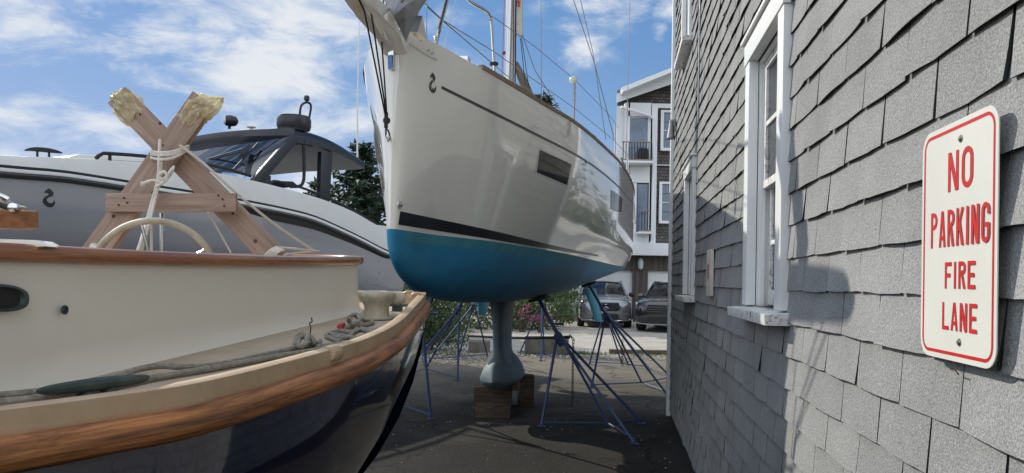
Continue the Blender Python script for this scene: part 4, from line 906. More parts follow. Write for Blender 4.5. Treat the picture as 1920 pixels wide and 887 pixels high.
# bulwark rail (beige), profile: outward is tangent x up -> right side of travel ; path goes aft so right = +x = outboard
out_ = [( .0, -.042), (.0, .0), (-.008, .003), (-.034, .003), (-.042, -.003), (-.046, -.10), (-.006, -.10)]
m = MB(); m.sweep(outline, out_); m.build('bulwark_rail', M['tanrail'], nb_, smooth=50)
m = MB(); m.sweep(outline, [(-.003, -.110), (-.003, -.046), (.012, -.044), (.026, -.052), (.033, -.075), (.028, -.1), (.012, -.112)]); m.build('rub_rail', M['rub'], nb_, smooth=60)
m = MB()
def inset(i, d, dz):
    p = outline[i]; t = (outline[min(i + 1, len(outline) - 1)] - outline[max(i - 1, 0)]); t.z = 0; t.normalize(); s = t.cross(V((0, 0, 1))); return p - s * d + V((0, 0, dz))
rows = []
for i in range(len(outline)):
    p = outline[i]; k = (p - CO).dot(cax); y = max(0, min(1, (k - .8) / 2.0)); row = []
    for dz, d in ((-.09, .004), (-.2, .008), (-.33, .03), (-.5, .085), (-.68, .18), (-.85, .32), (-1.0, .5), (-1.1, .68)):
        dd = d * lerp(1, 1.25, y); row.append(inset(i, dd, dz * 1.0))
    rows.append(row)
m.grid(rows); hullo = m.build('hull', M['navy'], nb_, smooth=70)
m = MB(); rows = []          # decks (side deck and cockpit surround) as one camber sheet
nh = len(railp)
for i in range(nh):
    p = railp[i]; q = mirror(p); zz = deck_z(max(p.y, .2)); zr = p.z - .022
    # at the near end of the boat the deck stays below the rail
    a = p.copy(); a.z = min(zz, p.z - .01); b_ = q.copy(); b_.z = a.z; rows.append([a.lerp(b_, t) for t in (.02, .2, .5, .8, .98)])
c = [c_end + cax * .05, far[0] + cax * .05]; rows.append([V((p.x, p.y, deck_z(p.y) - .0)) for p in [c[0].lerp(c[1], t) + cax * (.10 * math.sin(PI * t)) for t in (.02, .2, .5, .8, .98)]])
m.grid(rows); m.build('side_deck', M['tandeck'], nb_)
# cockpit coaming
def coam(s, lat):      # s along axis, lateral right
    return CO + cax * s + cr_ * lat
SM = 2.50; hwid = .72
cpts = [(-2.2, hwid)] + [(s, hwid) for s in np.linspace(-1.6, SM - .5, 14)]
for a in np.linspace(0, PI, 34)[1:-1]:
    cpts.append((SM - .5 + .5 * math.sin(a) ** .8, hwid * (abs(math.cos(a)) ** .75) * (1 if math.cos(a) > 0 else -1)))
cpts += [(s, -hwid) for s in np.linspace(SM - .5, -1.6, 14)] + [(-2.2, -hwid)]
def ctop(Y): return curve([-2, 1.6, 2.5, 3.2, 4.1], [1.624, 1.624, 1.633, 1.65, 1.685], Y)
cp = [coam(s, l) for s, l in cpts]
for p in cp: p.z = ctop(p.y)
cp = spline(cp, 3)
m = MB(); rows = []
for i, p in enumerate(cp):
    t = cp[min(i + 1, len(cp) - 1)] - cp[max(i - 1, 0)]; t.z = 0; t.normalize(); s_ = t.cross(V((0, 0, 1))); zb = deck_z(max(.3, p.y)) - .01; zt_ = p.z
    row = []
    for o_, z in ((.035, zb), (.012, lerp(zb, zt_, .12)), (.004, lerp(zb, zt_, .3)), (0, zt_), (-.03, zt_), (-.03, zb - .3)): row.append(p + s_ * o_ + V((0, 0, z - p.z)))
    rows.append(row)
m.grid(rows); m.build('cockpit_coaming', M['cream'], nb_, smooth=60)
m = MB(); m.sweep(cp, [(.017, -.005), (.026, .004), (.029, .018), (.024, .032), (.012, .038), (-.035, .038), (-.048, .03), (-.05, .01), (-.042, -.005)]); m.build('coaming_cap', M['teak'], nb_, smooth=60)
m = MB(); inn_ = []
for i in range(0, len(cp) - 1, 3):      # vertical planks lining the inside of the coaming
    a, b_ = cp[i], cp[min(i + 3, len(cp) - 1)]; t = (b_ - a); t.z = 0; ln = t.length; t.normalize(); s_ = t.cross(V((0, 0, 1)))
    mm = MB(); mm.box((a + b_) / 2 - s_ * .038 + V((0, 0, -.16)), (ln - .006, .012, .30), t); mm.build('plank', M['teakblock'], nb_, smooth=0)
m = MB(); m.add([coam(-2, -.7) + V((0, 0, .9)), coam(-2, .7) + V((0, 0, .9)), coam(2.3, .7) + V((0, 0, .9)), coam(2.3, -.7) + V((0, 0, .9))], [(0, 1, 2, 3)]); m.build('cockpit_sole', M['teakgrey'], nb_)
# fittings on the boat
pw = coam(0, hwid + .012)
def CW(px, py, o=.0): return PL(px, py, pw + cr_ * o, cr_)
m = MB(); zc = (CW(0, 535) + CW(0, 585)) / 2; pts = []
a = CW(48, 561); b_ = CW(-60, 556); hgt = .035
oval = [a.lerp(b_, .5 - .5 * math.cos(t)) + V((0, 0, .031 * math.sin(t) * (abs(math.sin(t)) ** -.3 if abs(math.sin(t)) > .01 else 1))) for t in [2 * PI * i / 28 for i in range(28)]]
cc = sum(oval, V()) / 28
m.grid([oval, [cc + (p - cc) * .97 + cr_ * .012 for p in oval], [cc + (p - cc) * .8 + cr_ * .014 for p in oval], [cc + (p - cc) * .74 + cr_ * .004 for p in oval]], closev=True); m.build('porthole_rim', M['bronze'], nb_)
m = MB(); m.add([cc + (p - cc) * .76 + cr_ * .004 for p in oval], [tuple(range(28))]); 
m.build('porthole_glass', M['rubber'], nb_)
m = MB(); p = CW(120, 581); m.lathe(p, [(.011, 0), (.012, .003), (.007, .004), (.006, .001), (0, .001)], 16, cr_); m.build('drain_fitting', M['bronze'], nb_)
# horn cleat on the side deck
c0_ = D(172, 742); t1 = P(70, 734, 1.56); t2 = P(281, 708, 1.83)
m = MB(); cpth = [t1, t1.lerp(t2, .12), t1.lerp(t2, .32), t1.lerp(t2, .5), t1.lerp(t2, .7), t1.lerp(t2, .9), t2]; m.tube(spline(cpth, 3), [.004 + .0115 * math.sin(PI * min(1, max(0, i / 18))) ** .7 for i in range(19)], 10)
mid_ = t1.lerp(t2, .5); dr = (t2 - t1).normalized()
for k in (-.03, .03): q = mid_ + dr * k; m.lathe(V((q.x, q.y, deck_z(q.y) - .004)), [(.022, 0), (.018, .006), (.009, .012), (.010, q.z - deck_z(q.y) + .002)], 12)
m.build('horn_cleat', M['bronze'], nb_)
# mooring bitt
bt = D(706, 598); h_ = (P(706, 545, bt.y) - bt).z
m = MB(); sc = h_ / .17
m.lathe(bt, [(.10, .0), (.10, .008), (.078, .011), (.073, .02), (.074, .07), (.082, .09), (.098, .112), (.112, .132), (.114, .15), (.10, .163), (.05, .171), (0, .172)], 28)
m.v = [bt + V(((p - bt).x * 1.0 * sc, (p - bt).y * sc, (p - bt).z * sc)) for p in m.v]; m.build('mooring_bitt', M['bitt'], nb_, smooth=60)
m = MB(); m.tube([bt + V((.03, .02, .1)) , bt + V((.10, .03, .095)), bt + V((.125, .04, .09))], [.03, .028, .016], 10); m.build('bitt_horn', M['bitt'], nb_)
q = D(693, 618); m = MB(); m.lathe(D(703, 621), [(.0, 0), (.062, 0), (.062, .006), (.05, .010), (0, .011)][1:], 24); m.build('deck_plate', M['galv'], nb_)
q = D(745, 583); m = MB(); m.box(q + V((0, 0, .03)), (.05, .13, .014), cax); m.box(q + V((0, 0, .012)), (.03, .05, .024), cax); m.build('stern_cleat', M['bronze'], nb_, bevel=.004)
m = MB(); m.lathe(D(729, 594), [(.07, 0), (.07, .012), (.05, .016)], 20); m.build('filler_cap', M['signwhite'], nb_)
# quarter chocks at the transom corner
for x, y in ((768, 553), (783, 556)):
    p = P(x, y, 4.18 if x < 775 else 4.05); m = MB(); t = (far[0] - c_end).normalized(); m.tube([p + t * (.032 * math.cos(a)) + V((0, 0, .018 * math.sin(a))) for a in [2 * PI * i / 16 for i in range(16)]], .009, 8, closed=True); m.build('chock', M['tanrail'], nb_)
m = MB(); p = P(625, 662, 2.19); m.lathe(p - cax * .02, [(.02, -.014), (.025, 0), (.025, .04), (.02, .05)], 14, cax); m.build('rail_joint', M['tanrail'], nb_)
# teak winch block and winch at left
m = MB(); a = coam(.0, hwid - .02); zc_ = 1.665
pr = P(66, 437, 1.78)
bx0, bx1 = P(-90, 437, 1.70), P(66, 437, 1.80)
m.bar(V((bx0.x, bx0.y, 1.716)), V((bx1.x, bx1.y, 1.722)), .12, .040, mi=0); m.build('winch_pad', M['teakblock'], nb_, bevel=.004)
m = MB(); c = P(15, 462, 1.76); m.prism([P(-60, 470, 1.72), P(88, 462, 1.72), P(66, 450, 1.72), P(-60, 446, 1.72)], V((-.02, .10, 0))); m.build('winch_base', M['cream'], nb_, bevel=.003)
wn_ = MB(); c = P(12, 414, 1.76)
wn_.prism([P(-40, 416, 1.74), P(38, 416, 1.74), P(34, 386, 1.74), P(24, 382, 1.74), P(16, 392, 1.74), P(2, 372, 1.74), P(-40, 352, 1.74)], V((-.008, .05, 0)))
wn_.build('winch_bracket', M['bitt'], nb_, bevel=.003)
m = MB(); m.tube([P(-40, 350, 1.745), P(2, 367, 1.745), P(16, 374, 1.75)], .006, 8); m.lathe(P(28, 390, 1.73), [(.011, -.004), (.011, .012), (.006, .014)], 14, (.2, -1, 0)); m.build('winch_handle', M['steel'], nb_)
m = MB(); m.tube(spline([P(-30, 375, 1.735), P(0, 384, 1.735), P(18, 392, 1.73), P(14, 405, 1.73), P(4, 412, 1.73)], 4), .006, 8); m.build('winch_pawl', M['rubber'], nb_)
# steering wheel: rim seen behind the coaming
wc = P(290, 520, 2.72); rr = wc.z * 0 + (P(290, 414, 2.72) - wc).length; wx = V((.93, .36, 0)).normalized()
m = MB(); m.tube([wc + wx * (rr * math.cos(a) * 1.0) + V((0, 0, rr * math.sin(a))) for a in [2 * PI * i / 48 for i in range(48)]], .0125, 10, closed=True); wr = m.build('steering_wheel', M['bitt'], nb_)
for a in (20, 92, 164, 236, 308):
    m = MB(); a = math.radians(a + 12); m.tube([wc, wc + wx * (rr * math.cos(a)) + V((0, 0, rr * math.sin(a)))], .006, 8); m.build('spoke', M['steel'], wr)
# ---------------------------------------------------------------- ropes on the side deck
def rope(pts, r, mm, label, h=.0, n=8, sub=5):
    path = spline([D(x, y, r + (e[0] if e else 0)) for x, y, *e in pts], sub); m = MB(); m.tube(path, r, n); return tag(m.build('rope', M[mm]), label, 'rope', 'mooring ropes on the side deck')
rope([(-30, 744), (60, 736), (150, 722), (215, 708), (258, 693, .012), (300, 686, .014), (345, 688, .008), (410, 683, .0), (500, 664), (560, 651), (600, 643)], .0085, 'rope', 'long grey rope running down the side deck past the cleat')
rope([(-30, 757), (60, 748), (120, 738), (200, 724), (300, 706, .0), (400, 690), (520, 668), (600, 655), (680, 635), (706, 622)], .0085, 'rope', 'second long grey rope along the deck nearer the rail')
rope([(552, 652), (556, 634, .02), (566, 626, .035), (576, 632, .03), (572, 646, .012), (560, 648, .01), (562, 634, .025), (580, 630, .03), (592, 644, .006), (600, 640, .0)], .009, 'rope', 'small grey rope loop heaped by the coaming foot')
rope([(594, 650), (626, 646), (660, 640), (690, 626), (700, 620), (680, 617), (664, 622), (652, 632), (632, 632), (620, 624), (640, 620), (662, 623), (672, 614), (690, 620), (712, 620), (700, 628), (670, 634), (646, 630), (618, 626), (612, 630), (626, 636), (640, 640)], .008, 'rope', 'tangled pale rope coil lying in the middle of the side deck')
rope([(648, 612), (660, 612), (676, 610), (696, 606), (697, 601), (682, 600), (672, 596, .02), (666, 590, .04), (656, 594, .045), (655, 604, .02), (664, 606, .02), (674, 600, .03), (670, 590, .045), (660, 592, .04)], .009, 'rope', 'knotted rope heap below the mooring bitt')
p = D(644, 609, .01); q = D(636, 613, .01); m = MB(); m.tube([p, q], .0105, 8); tag(m.build('whipping_tape', M['redtape']), 'red taped rope end beside the knotted rope', 'tape')
q = D(581, 628); m = MB(); m.tube(spline([q, q + V((.003, 0, .03)), q + V((-.004, .004, .042)), q + V((.006, .004, .05)), q + V((.004, 0, .065))], 4), .0025, 6); tag(m.build('wire_hook', M['rubber']), 'small dark hook standing up behind the rope loop', 'hook')
# ---------------------------------------------------------------- mast crutch (X frame)
CY = 3.3; CR_ = thing('mast_crutch', 'X shaped lumber mast crutch with plastic wrapped tips in the cockpit', 'wooden crutch', P(340, 475, CY))
def plank(a, b_, wpx, off, name='plank', th=.042):
    A, B = P(*a, CY + off), P(*b_, CY + off); m = MB(); d = (B - A).normalized(); S_ = d.cross(V((0, 1, 0))).normalized(); w_ = wpx * CY / 1400
    m.bar(A, B, w_, th, up=(0, 1, 0)); a_ = math.atan2(d.x, d.z); return m.build(name, lumber(a_), CR_, bevel=.003)
# orient wood grain along plank: build local frames via object rotation is unnecessary, grain stretched in z
plank((172, 486), (384, 186), 47, .0); plank((222, 180), (548, 516), 45, .05)
plank((200, 380), (444, 380), 34, -.045, th=.022)
for x, y, o in ((232, 371, -.06), (238, 380, -.06), (222, 384, -.06), (409, 366, -.06), (417, 373, -.06), (420, 386, -.06)):
    m = MB(); m.lathe(P(x, y, CY + o), [(.004, -.004), (.004, .002), (0, .003)], 8, (0, -1, 0)); m.build('nail_head', M['rust'], CR_)
for x, y, o, r in ((299, 231, .026, .008), (262, 214, .026, .006), (352, 210, -.024, .006), (305, 272, -.024, .005), (212, 405, -.024, .009), (436, 400, .026, .008), (478, 452, .026, .010), (280, 395, -.059, .004)):
    m = MB(); m.lathe(P(x, y, CY + o), [(r, -.004), (r * .6, .0006), (0, .001)], 10, (0, -1, 0)); m.build('knot', M['knot'], CR_)
def wrap(base, rads, seed, out):
    r = random.Random(seed); m = MB(); rows = []; k = len(base)
    for i, (x, y, Y) in enumerate(base):
        c = P(x, y, Y); row = []
        t = P(*base[min(i + 1, k - 1)]) - P(*base[max(i - 1, 0)]); t.normalize(); A = V((0, 1, 0)); A = (A - t * A.dot(t)).normalized(); B = t.cross(A)
        for j in range(44):
            a = 2 * PI * j / 44; rr_ = rads[i] * (1 + .45 * noise.noise(V((math.cos(a) * 3, math.sin(a) * 3, i * .8 + seed))) + .10 * math.sin(11 * a + i * .9 + seed) + r.uniform(-.05, .05)); row.append(c + A * (math.cos(a) * rr_ * .6) + B * (math.sin(a) * rr_) + t * r.uniform(-.012, .012))
        rows.append(row)
    m.grid(rows, closev=True); m.build('plastic_wrap', M['yellowwrap'], CR_, smooth=50)
wrap([(257, 222, 3.35), (248, 210, 3.35), (241, 200, 3.35), (234, 193, 3.35), (228, 189, 3.35), (221, 185, 3.34), (214, 183, 3.34), (208, 181, 3.34)], [.052, .057, .060, .062, .054, .040, .022, .004], 3, 0)
wrap([(352, 232, 3.3), (360, 218, 3.3), (368, 206, 3.3), (377, 201, 3.3), (387, 202, 3.29), (396, 199, 3.28), (404, 194, 3.28), (411, 189, 3.28), (417, 184, 3.28)], [.050, .055, .058, .056, .052, .042, .030, .018, .003], 9, 0)
def crope(name, pts, r, label, mm='whiterope', sub=4, cat='rope', grp='white lines tied to the crutch'):
    m = MB(); m.tube(spline([P(*p) for p in pts], sub), r, 7); return tag(m.build(name, M[mm]), label, cat, grp)
crope('rope', [(300, 262, 3.22), (298, 300, 3.2), (296, 335, 3.2), (282, 390, 3.18), (268, 440, 3.0), (256, 478, 2.95)], .007, 'white line dropping from the crutch crossing into the cockpit, left strand')
crope('rope', [(303, 290, 3.21), (299, 335, 3.2), (287, 390, 3.18), (273, 440, 3.02), (263, 478, 2.97)], .007, 'white line dropping from the crutch crossing into the cockpit, right strand')
for k, (dy, t) in enumerate(((0, 0), (6, 4), (12, -3), (3, 9))):
    crope('rope', [(284, 284 + dy, 3.26), (300, 286 + dy - t * .3, 3.2), (325, 284 + dy, 3.2), (348, 276 + dy * .6, 3.24), (352, 272 + dy * .5, 3.36), (330, 276 + dy, 3.44), (296, 280 + dy, 3.42), (284, 284 + dy, 3.26)], .006, ['lowest', 'second', 'upper', 'topmost'][k] + ' turn of white lashing round the crutch crossing')
crope('rope', [(336, 272, 3.2), (380, 305, 3.25), (450, 368, 3.35), (520, 424, 3.5), (592, 472, 3.8)], .0062, 'long white guy line from the crossing down to the aft coaming')
crope('rope', [(390, 398, 3.4), (412, 436, 3.45), (433, 474, 3.5)], .0045, 'thin white line slanting down behind the cross board')
crope('rope', [(283, 398, 3.42), (284, 440, 3.42), (284, 476, 3.42)], .006, 'short vertical white line under the cross board')
crope('rope', [(326, 312, 3.2), (318, 330, 3.17), (300, 342, 3.16), (288, 338, 3.15), (276, 341, 3.15), (264, 346, 3.15)], .006, 'frayed white rope tail sticking out left of the crutch')
crope('rope', [(322, 316, 3.2), (316, 326, 3.14), (306, 336, 3.13), (298, 330, 3.13), (308, 322, 3.13), (314, 334, 3.13), (304, 344, 3.14), (294, 350, 3.15)], .0062, 'white knot hanging below the crutch crossing')
m = MB(); m.lathe(P(267, 345, 3.15), [(.006, -.01), (.013, .004), (.004, .006)], 8, (-1, 0, .1)); tag(m.build('frayed_end', M['whiterope']), 'frayed white tip of the rope tail', 'rope')
for k in range(4): crope('rope', [(494 + 5 * k, 484 + 1 * k, 3.29), (506 + 5 * k, 470 + k, 3.27), (520 + 4 * k, 463 + k * 2, 3.29)], .006, ['first', 'second', 'third', 'fourth'][k] + ' turn from the left of white lashing at the crutch foot', sub=3)
crope('rope', [(520, 464, 3.3), (560, 467, 3.5), (598, 472, 3.85)], .005, 'upper white line from the crutch foot to the coaming end')
crope('rope', [(533, 478, 3.3), (565, 474, 3.5), (596, 472, 3.85)], .005, 'lower white line from the crutch foot to the coaming end')
m = MB(); m.prism([P(165, 462, 3.24), P(172, 455, 3.24), (P(188, 466, 3.24)), P(186, 476, 3.24)], V((0, .06, 0))); m.build('foot_padding', M['signwhite'], CR_, bevel=.006)
m = MB(); m.tube([P(304, 400, 3.6), P(304, 478, 3.6)], .012, 8); m.build('stanchion', M['steel'], nb_)
# ================================================================ GREY MOTOR YACHT
y0 = P(0, 316, 8.5); y1 = P(740, 475, 15); y0.z = y1.z = 0
ya = (y1 - y0).normalized(); yn = ya.cross(V((0, 0, 1))).normalized()     # yn points to the camera side (right of travel)
if yn.dot(EYE - y0) < 0: yn = -yn
yacht = thing('motor_yacht', 'large grey motor yacht with black hardtop stored behind the crutch', 'motor yacht', y0 + ya * 3 + V((0, 0, .8)))
def Y_(px, py, o=0): return PL(px, py, y0 + yn * o, yn)
def ys(p): return (p - y0).dot(ya)
def YP(s, o, z): return y0 + ya * s + yn * o + V((0, 0, z))
def prof(pix, o=0):
    q = [Y_(x, y, o) for x, y in pix]; return [ys(p) for p in q], [p.z for p in q]
rs, rz_ = prof([(0, 321), (124, 332), (243, 350), (442, 381), (567, 406), (650, 439), (723, 476)])
us, uz = prof([(0, 288), (100, 293), (200, 298), (300, 308), (400, 320), (471, 335), (583, 364), (660, 392), (711, 421)])
SE = ys(Y_(762, 540))
def rz2(s): return curve([-4.5] + rs, [rz_[0] + .45] + rz_, s)
def uz2(s): return curve([-4.5] + us, [uz[0] + .30] + uz, s)
def bowo(s): return 0 if s > .5 else -((.5 - s) / 5.0) ** 1.8 * 1.9
SS = list(np.linspace(-4.5, 0, 12)) + list(np.linspace(.3, SE, 34))
HB = 1.95       # half beam
def yrow(prof_fn): return [prof_fn(s) for s in SS]
m = MB(); rows = []; nr = 0
for s in SS:
    o = bowo(s); z = rz2(s); f = max(0, min(1, (s + 4.5) / 4.5))
    near = [(o + .0, z), (o - .01, z - .05), (o - .03, z - .3), (o - .07, z - .65), (o - .16, z - .95), (o - .22, z - 1.0), (o - .9, z - 1.35), (-HB, z - 1.6)]
    near = [(max(-HB, a), b_) for a, b_ in near]
    rows.append([YP(s, a, b_) for a, b_ in near] + [YP(s, -2 * HB - a, b_) for a, b_ in reversed(near[:-1])])
m.grid(rows); k = len(m.v); nc = len(rows[0]); m.f.append(tuple(range(k - nc, k))); m.m.append(0)
hullg = m; hullg.build('hull', M['greyhull'], yacht, smooth=40)
YB = BVHTree.FromPolygons([tuple(p) for p in m.v], m.f)
m = MB(); rows = []
for s in SS:
    o = bowo(s); z = rz2(s); u = max(uz2(s), z + .12); e = .75 if o > -1.1 else .75 * max(.1, (HB + o) / .85)
    near = [(o + .0, z + .045), (o - .02, lerp(z, u, .6)), (o - .07, u - .01), (o - .13, u), (o - .22, u - .02), (o - .6, u + .03), (-HB, u + .09)]
    near = [(max(-HB, a), b_) for a, b_ in near]
    rows.append([YP(s, a, b_) for a, b_ in near] + [YP(s, -2 * HB - a, b_) for a, b_ in reversed(near[:-1])])
m.grid(rows); k = len(m.v); nc = len(rows[0]); m.f.append(tuple(range(k - nc, k))); m.m.append(0); m.build('deck', M['yachtwhite'], yacht, smooth=40)
m = MB(); m.sweep([YP(s, bowo(s) + .0, rz2(s) + .02) for s in SS], [(-.01, -.02), (.035, -.02), (.04, 0), (.035, .022), (-.01, .022)]); m.build('white_rub_strip', M['whitetrim'], yacht)
m = MB(); m.sweep([YP(s, bowo(s) + .0, rz2(s) - .035) for s in SS], [(-.01, -.035), (.02, -.03), (.028, 0), (.02, .012), (-.01, .012)]); m.build('rub_rail', M['rubber'], yacht)
m = MB(); m.sweep([YP(s, bowo(s) + .0, rz2(s) + .065) for s in SS], [(-.01, -.02), (.02, -.018), (.02, .014), (-.01, .014)]); m.build('dark_deck_joint', M['rubber'], yacht)
g = []
for s in np.linspace(3.0, SE - .2, 30):
    f = min(1, max(0, (s - 3.0) / 1.2)); g.append([YP(s, bowo(s) + .004, rz2(s) - .07), YP(s, bowo(s) - .012, rz2(s) - .07 - .10 * f * (1 if s < SE - 3 else max(.2, (SE - s) / 3)))])
MB().grid(g).build('dark_sheer_panel', M['gloss_black'], yacht)
emblem(78, 353, 106, 389, M['black'], yacht, 'seahorse_emblem', YB)
for x, y in ((608, 462), (610, 475), (612, 490), (609, 450), (700, 533), (705, 533), (710, 533), (695, 533), (711, 512)):
    h = hit(x if x > 640 else x + 98, y, .003, YB)
    if h: m = MB(); m.lathe(h, [(.018, -.002), (.018, .004), (.0, .005)], 8, yn); m.build('skin_fitting', M['steel'], yacht)
# deckhouse
OF = -.42            # near side plane of the house
def H(px, py, o=OF): return Y_(px, py, o)
RC = H(553, 240); RA = H(683, 301); zt0, zt1 = RC.z, RA.z; s0, s1 = ys(RC), ys(RA)
RWID = 2 * (HB + OF)
def roofz(s): return curve([s0, s0 + (s1 - s0) * .5, s1], [RC.z, H(620, 262).z if ys(H(620, 262)) > s0 else lerp(zt0, zt1, .5), RA.z], s)
rows = []
for s in np.linspace(s0 - .02, s1, 14):
    z = lerp(zt0, zt1, (s - s0) / (s1 - s0)) + .10 * math.sin(PI * max(0, (s - s0)) / (s1 - s0)); t = lerp(.26, .16, (s - s0) / (s1 - s0)); o = OF + .02; w_ = RWID + .04
    r_ = [(0, -t), (.0, -t * .5), (-.02, -.05), (-.07, -.005), (-.2, .012)]
    L_ = [YP(s, o + a, z + b_) for a, b_ in r_]; R_ = [YP(s, o - w_ - a, z + b_) for a, b_ in reversed(r_)]
    c_ = [YP(s, o - w_ * .5, z + .05)]; und = [YP(s, o - w_ + .14, z - t - .01), YP(s, o - w_ * .5, z - t + .02), YP(s, o - .14, z - t - .01)]
    rows.append(L_ + c_ + R_ + und)
m = MB(); m.grid(rows, closev=True, fmat=lambda i, j: 1 if j >= 10 else 0); nc = len(rows[0]); m.f.append(tuple(reversed(range(nc)))); m.m.append(0); k = len(m.v); m.f.append(tuple(range(k - nc, k))); m.m.append(0)
m.build('hardtop', [M['gloss_black'], M['headliner']], yacht, smooth=40)
# front brow overhang: deep dark leading edge
m = MB(); br = []
for t in np.linspace(0, 1, 14):
    o = OF - RWID * t; zc = zt0 + .03 * math.sin(PI * t); dd = .27 + .14 * math.sin(PI * t) + (.30 * max(0, math.sin((t - .2) * 3.9)) if .2 < t < 1 else 0); fw = .22 * math.sin(PI * t) ** .6
    br.append([YP(s0 + .3, o, zc), YP(s0 - fw, o, zc - .02), YP(s0 - fw - .02, o, zc - .14), YP(s0 - fw * .3 + .1, o, zc - dd), YP(s0 + .5, o, zc - dd + .02)])
m.grid(br); m.build('hardtop_brow', M['gloss_black'], yacht, smooth=40)
# windscreen: near pillar from roof corner down and forward
pT = H(549, 256); pB = H(470, 346); sB = ys(pB); wfar = -RWID
def WS(t, v):      # t across 0 near..1 far, v 0 bottom..1 top
    s = lerp(sB, ys(pT), v) - .5 * math.sin(PI * t) ** .8 * lerp(1.0, .3, v); z = lerp(pB.z, pT.z, v) + .10 * math.sin(PI * t) * (1 - v); return YP(s, OF - RWID * t, z)
m = MB(); m.grid([[WS(t, v) for v in (0, .5, 1)] for t in np.linspace(.0, 1, 16)]); m.build('windscreen', M['screenglass'], yacht)
def beam(a, b_, w_, h, name, mm='gloss_black', up=None): m = MB(); m.bar(a, b_, w_, h, up or yn); return m.build(name, M[mm], yacht, bevel=.01)
beam(pB + V((0, 0, -.05)), pT + ya * .05, .17, .07, 'windscreen_pillar'); beam(YP(sB, OF - RWID, pB.z), YP(ys(pT), OF - RWID, pT.z), .16, .07, 'windscreen_pillar')
m = MB(); m.tube([WS(t, .0) + V((0, 0, 0)) for t in np.linspace(0, 1, 16)], .035, 8); m.build('windscreen_base', M['gloss_black'], yacht)
# side sill: dark triangle behind pillar and low sill
m = MB(); m.prism([H(476, 349), H(500, 326), H(508, 330), H(508, 345), H(530, 355), H(524, 360), H(488, 353)], -yn * .06); m.build('side_sill', M['gloss_black'], yacht, smooth=0)
ap = [H(603, 284), H(624, 286), H(618, 384), H(600, 376)]; m = MB(); m.prism(ap, -yn * .10); m.build('aft_pillar', M['gloss_black'], yacht, bevel=.01)
apf = [p - yn * (RWID - .1) for p in ap]; m = MB(); m.prism([p - ya * 0 for p in apf], -yn * .1); m.build('aft_pillar', M['gloss_black'], yacht, bevel=.01)
m = MB(); m.tube(spline([H(569, 262), H(570, 300), H(570, 330), H(568, 342), H(562, 349), H(545, 350)], 4), .03, 8); m.build('grab_rail', M['rubber'], yacht)
m = MB(); m.prism([H(526, 339, -.6), H(550, 340, -.6), H(562, 350, -.6), H(540, 352, -.6)], -yn * .5); m.build('helm_seat', M['rubber'], yacht, bevel=.03)
m = MB(); m.tube(spline([H(508, 344, -.12), H(520, 340, -.12), H(580, 357, -.12), H(650, 388, -.12), H(706, 420, -.12)], 4), .022, 8); m.tube([H(580, 357, -.12), H(578, 366, -.12)], .02, 6); m.tube([H(650, 388, -.12), H(650, 398, -.12)], .02, 6); m.build('side_handrail', M['rubber'], yacht)
m = MB(); m.tube(spline([Y_(180, 297, -.10), Y_(190, 289, -.10), Y_(205, 288, -.10), Y_(290, 295, -.10), Y_(400, 311, -.10), Y_(470, 330, -.10)], 4), .026, 8); m.tube([Y_(206, 289, -.10), Y_(206, 302, -.10)], .022, 6); m.tube([Y_(340, 303, -.1), Y_(340, 314, -.1)], .022, 6); m.build('bow_handrail', M['rubber'], yacht)
m = MB(); c1 = [Y_(x, y, -.25) for x, y in ((46, 282), (60, 280), (82, 281), (104, 284), (117, 287))]; m.tube(spline(c1, 4), [.006 + .024 * math.sin(PI * i / 16) for i in range(17)], 8); m.tube([Y_(70, 281, -.25), Y_(70, 296, -.25)], .014, 8); m.tube([Y_(92, 283, -.25), Y_(92, 298, -.25)], .014, 8); m.build('deck_cleat', M['rubber'], yacht)
# raised foredeck sunpad / hatch silhouettes
m = MB(); m.prism([Y_(128, 294, -.5), Y_(150, 289, -.5), Y_(250, 294, -.5), Y_(330, 303, -.5), Y_(330, 316, -.5), Y_(130, 300, -.5)], -yn * 1.6); m.build('foredeck_sunpad', M['yachtwhite'], yacht, bevel=.03)
# wipers and braces
for a, b_ in (((380, 301), (455, 279)), ((380, 305), (456, 283)), ((408, 316), (440, 306))):
    p, q = PL(*a, WS(.5, .5), (ya * -1)), PL(*b_, WS(.3, .5), (ya * -1)); m = MB(); m.tube([p, q], .012, 6); m.build('wiper_arm', M['rubber'], yacht)
m = MB(); p, q = PL(438, 318, WS(.25, .2) - ya * .06, ya), PL(484, 268, WS(.25, .8) - ya * .04, ya); m.bar(p, q, .035, .03, ya); p, q = PL(452, 292, WS(.25, .4) - ya * .07, ya), PL(466, 276, WS(.25, .7) - ya * .05, ya); m.bar(p, q, .10, .05, ya); m.build('wiper', M['rubber'], yacht)
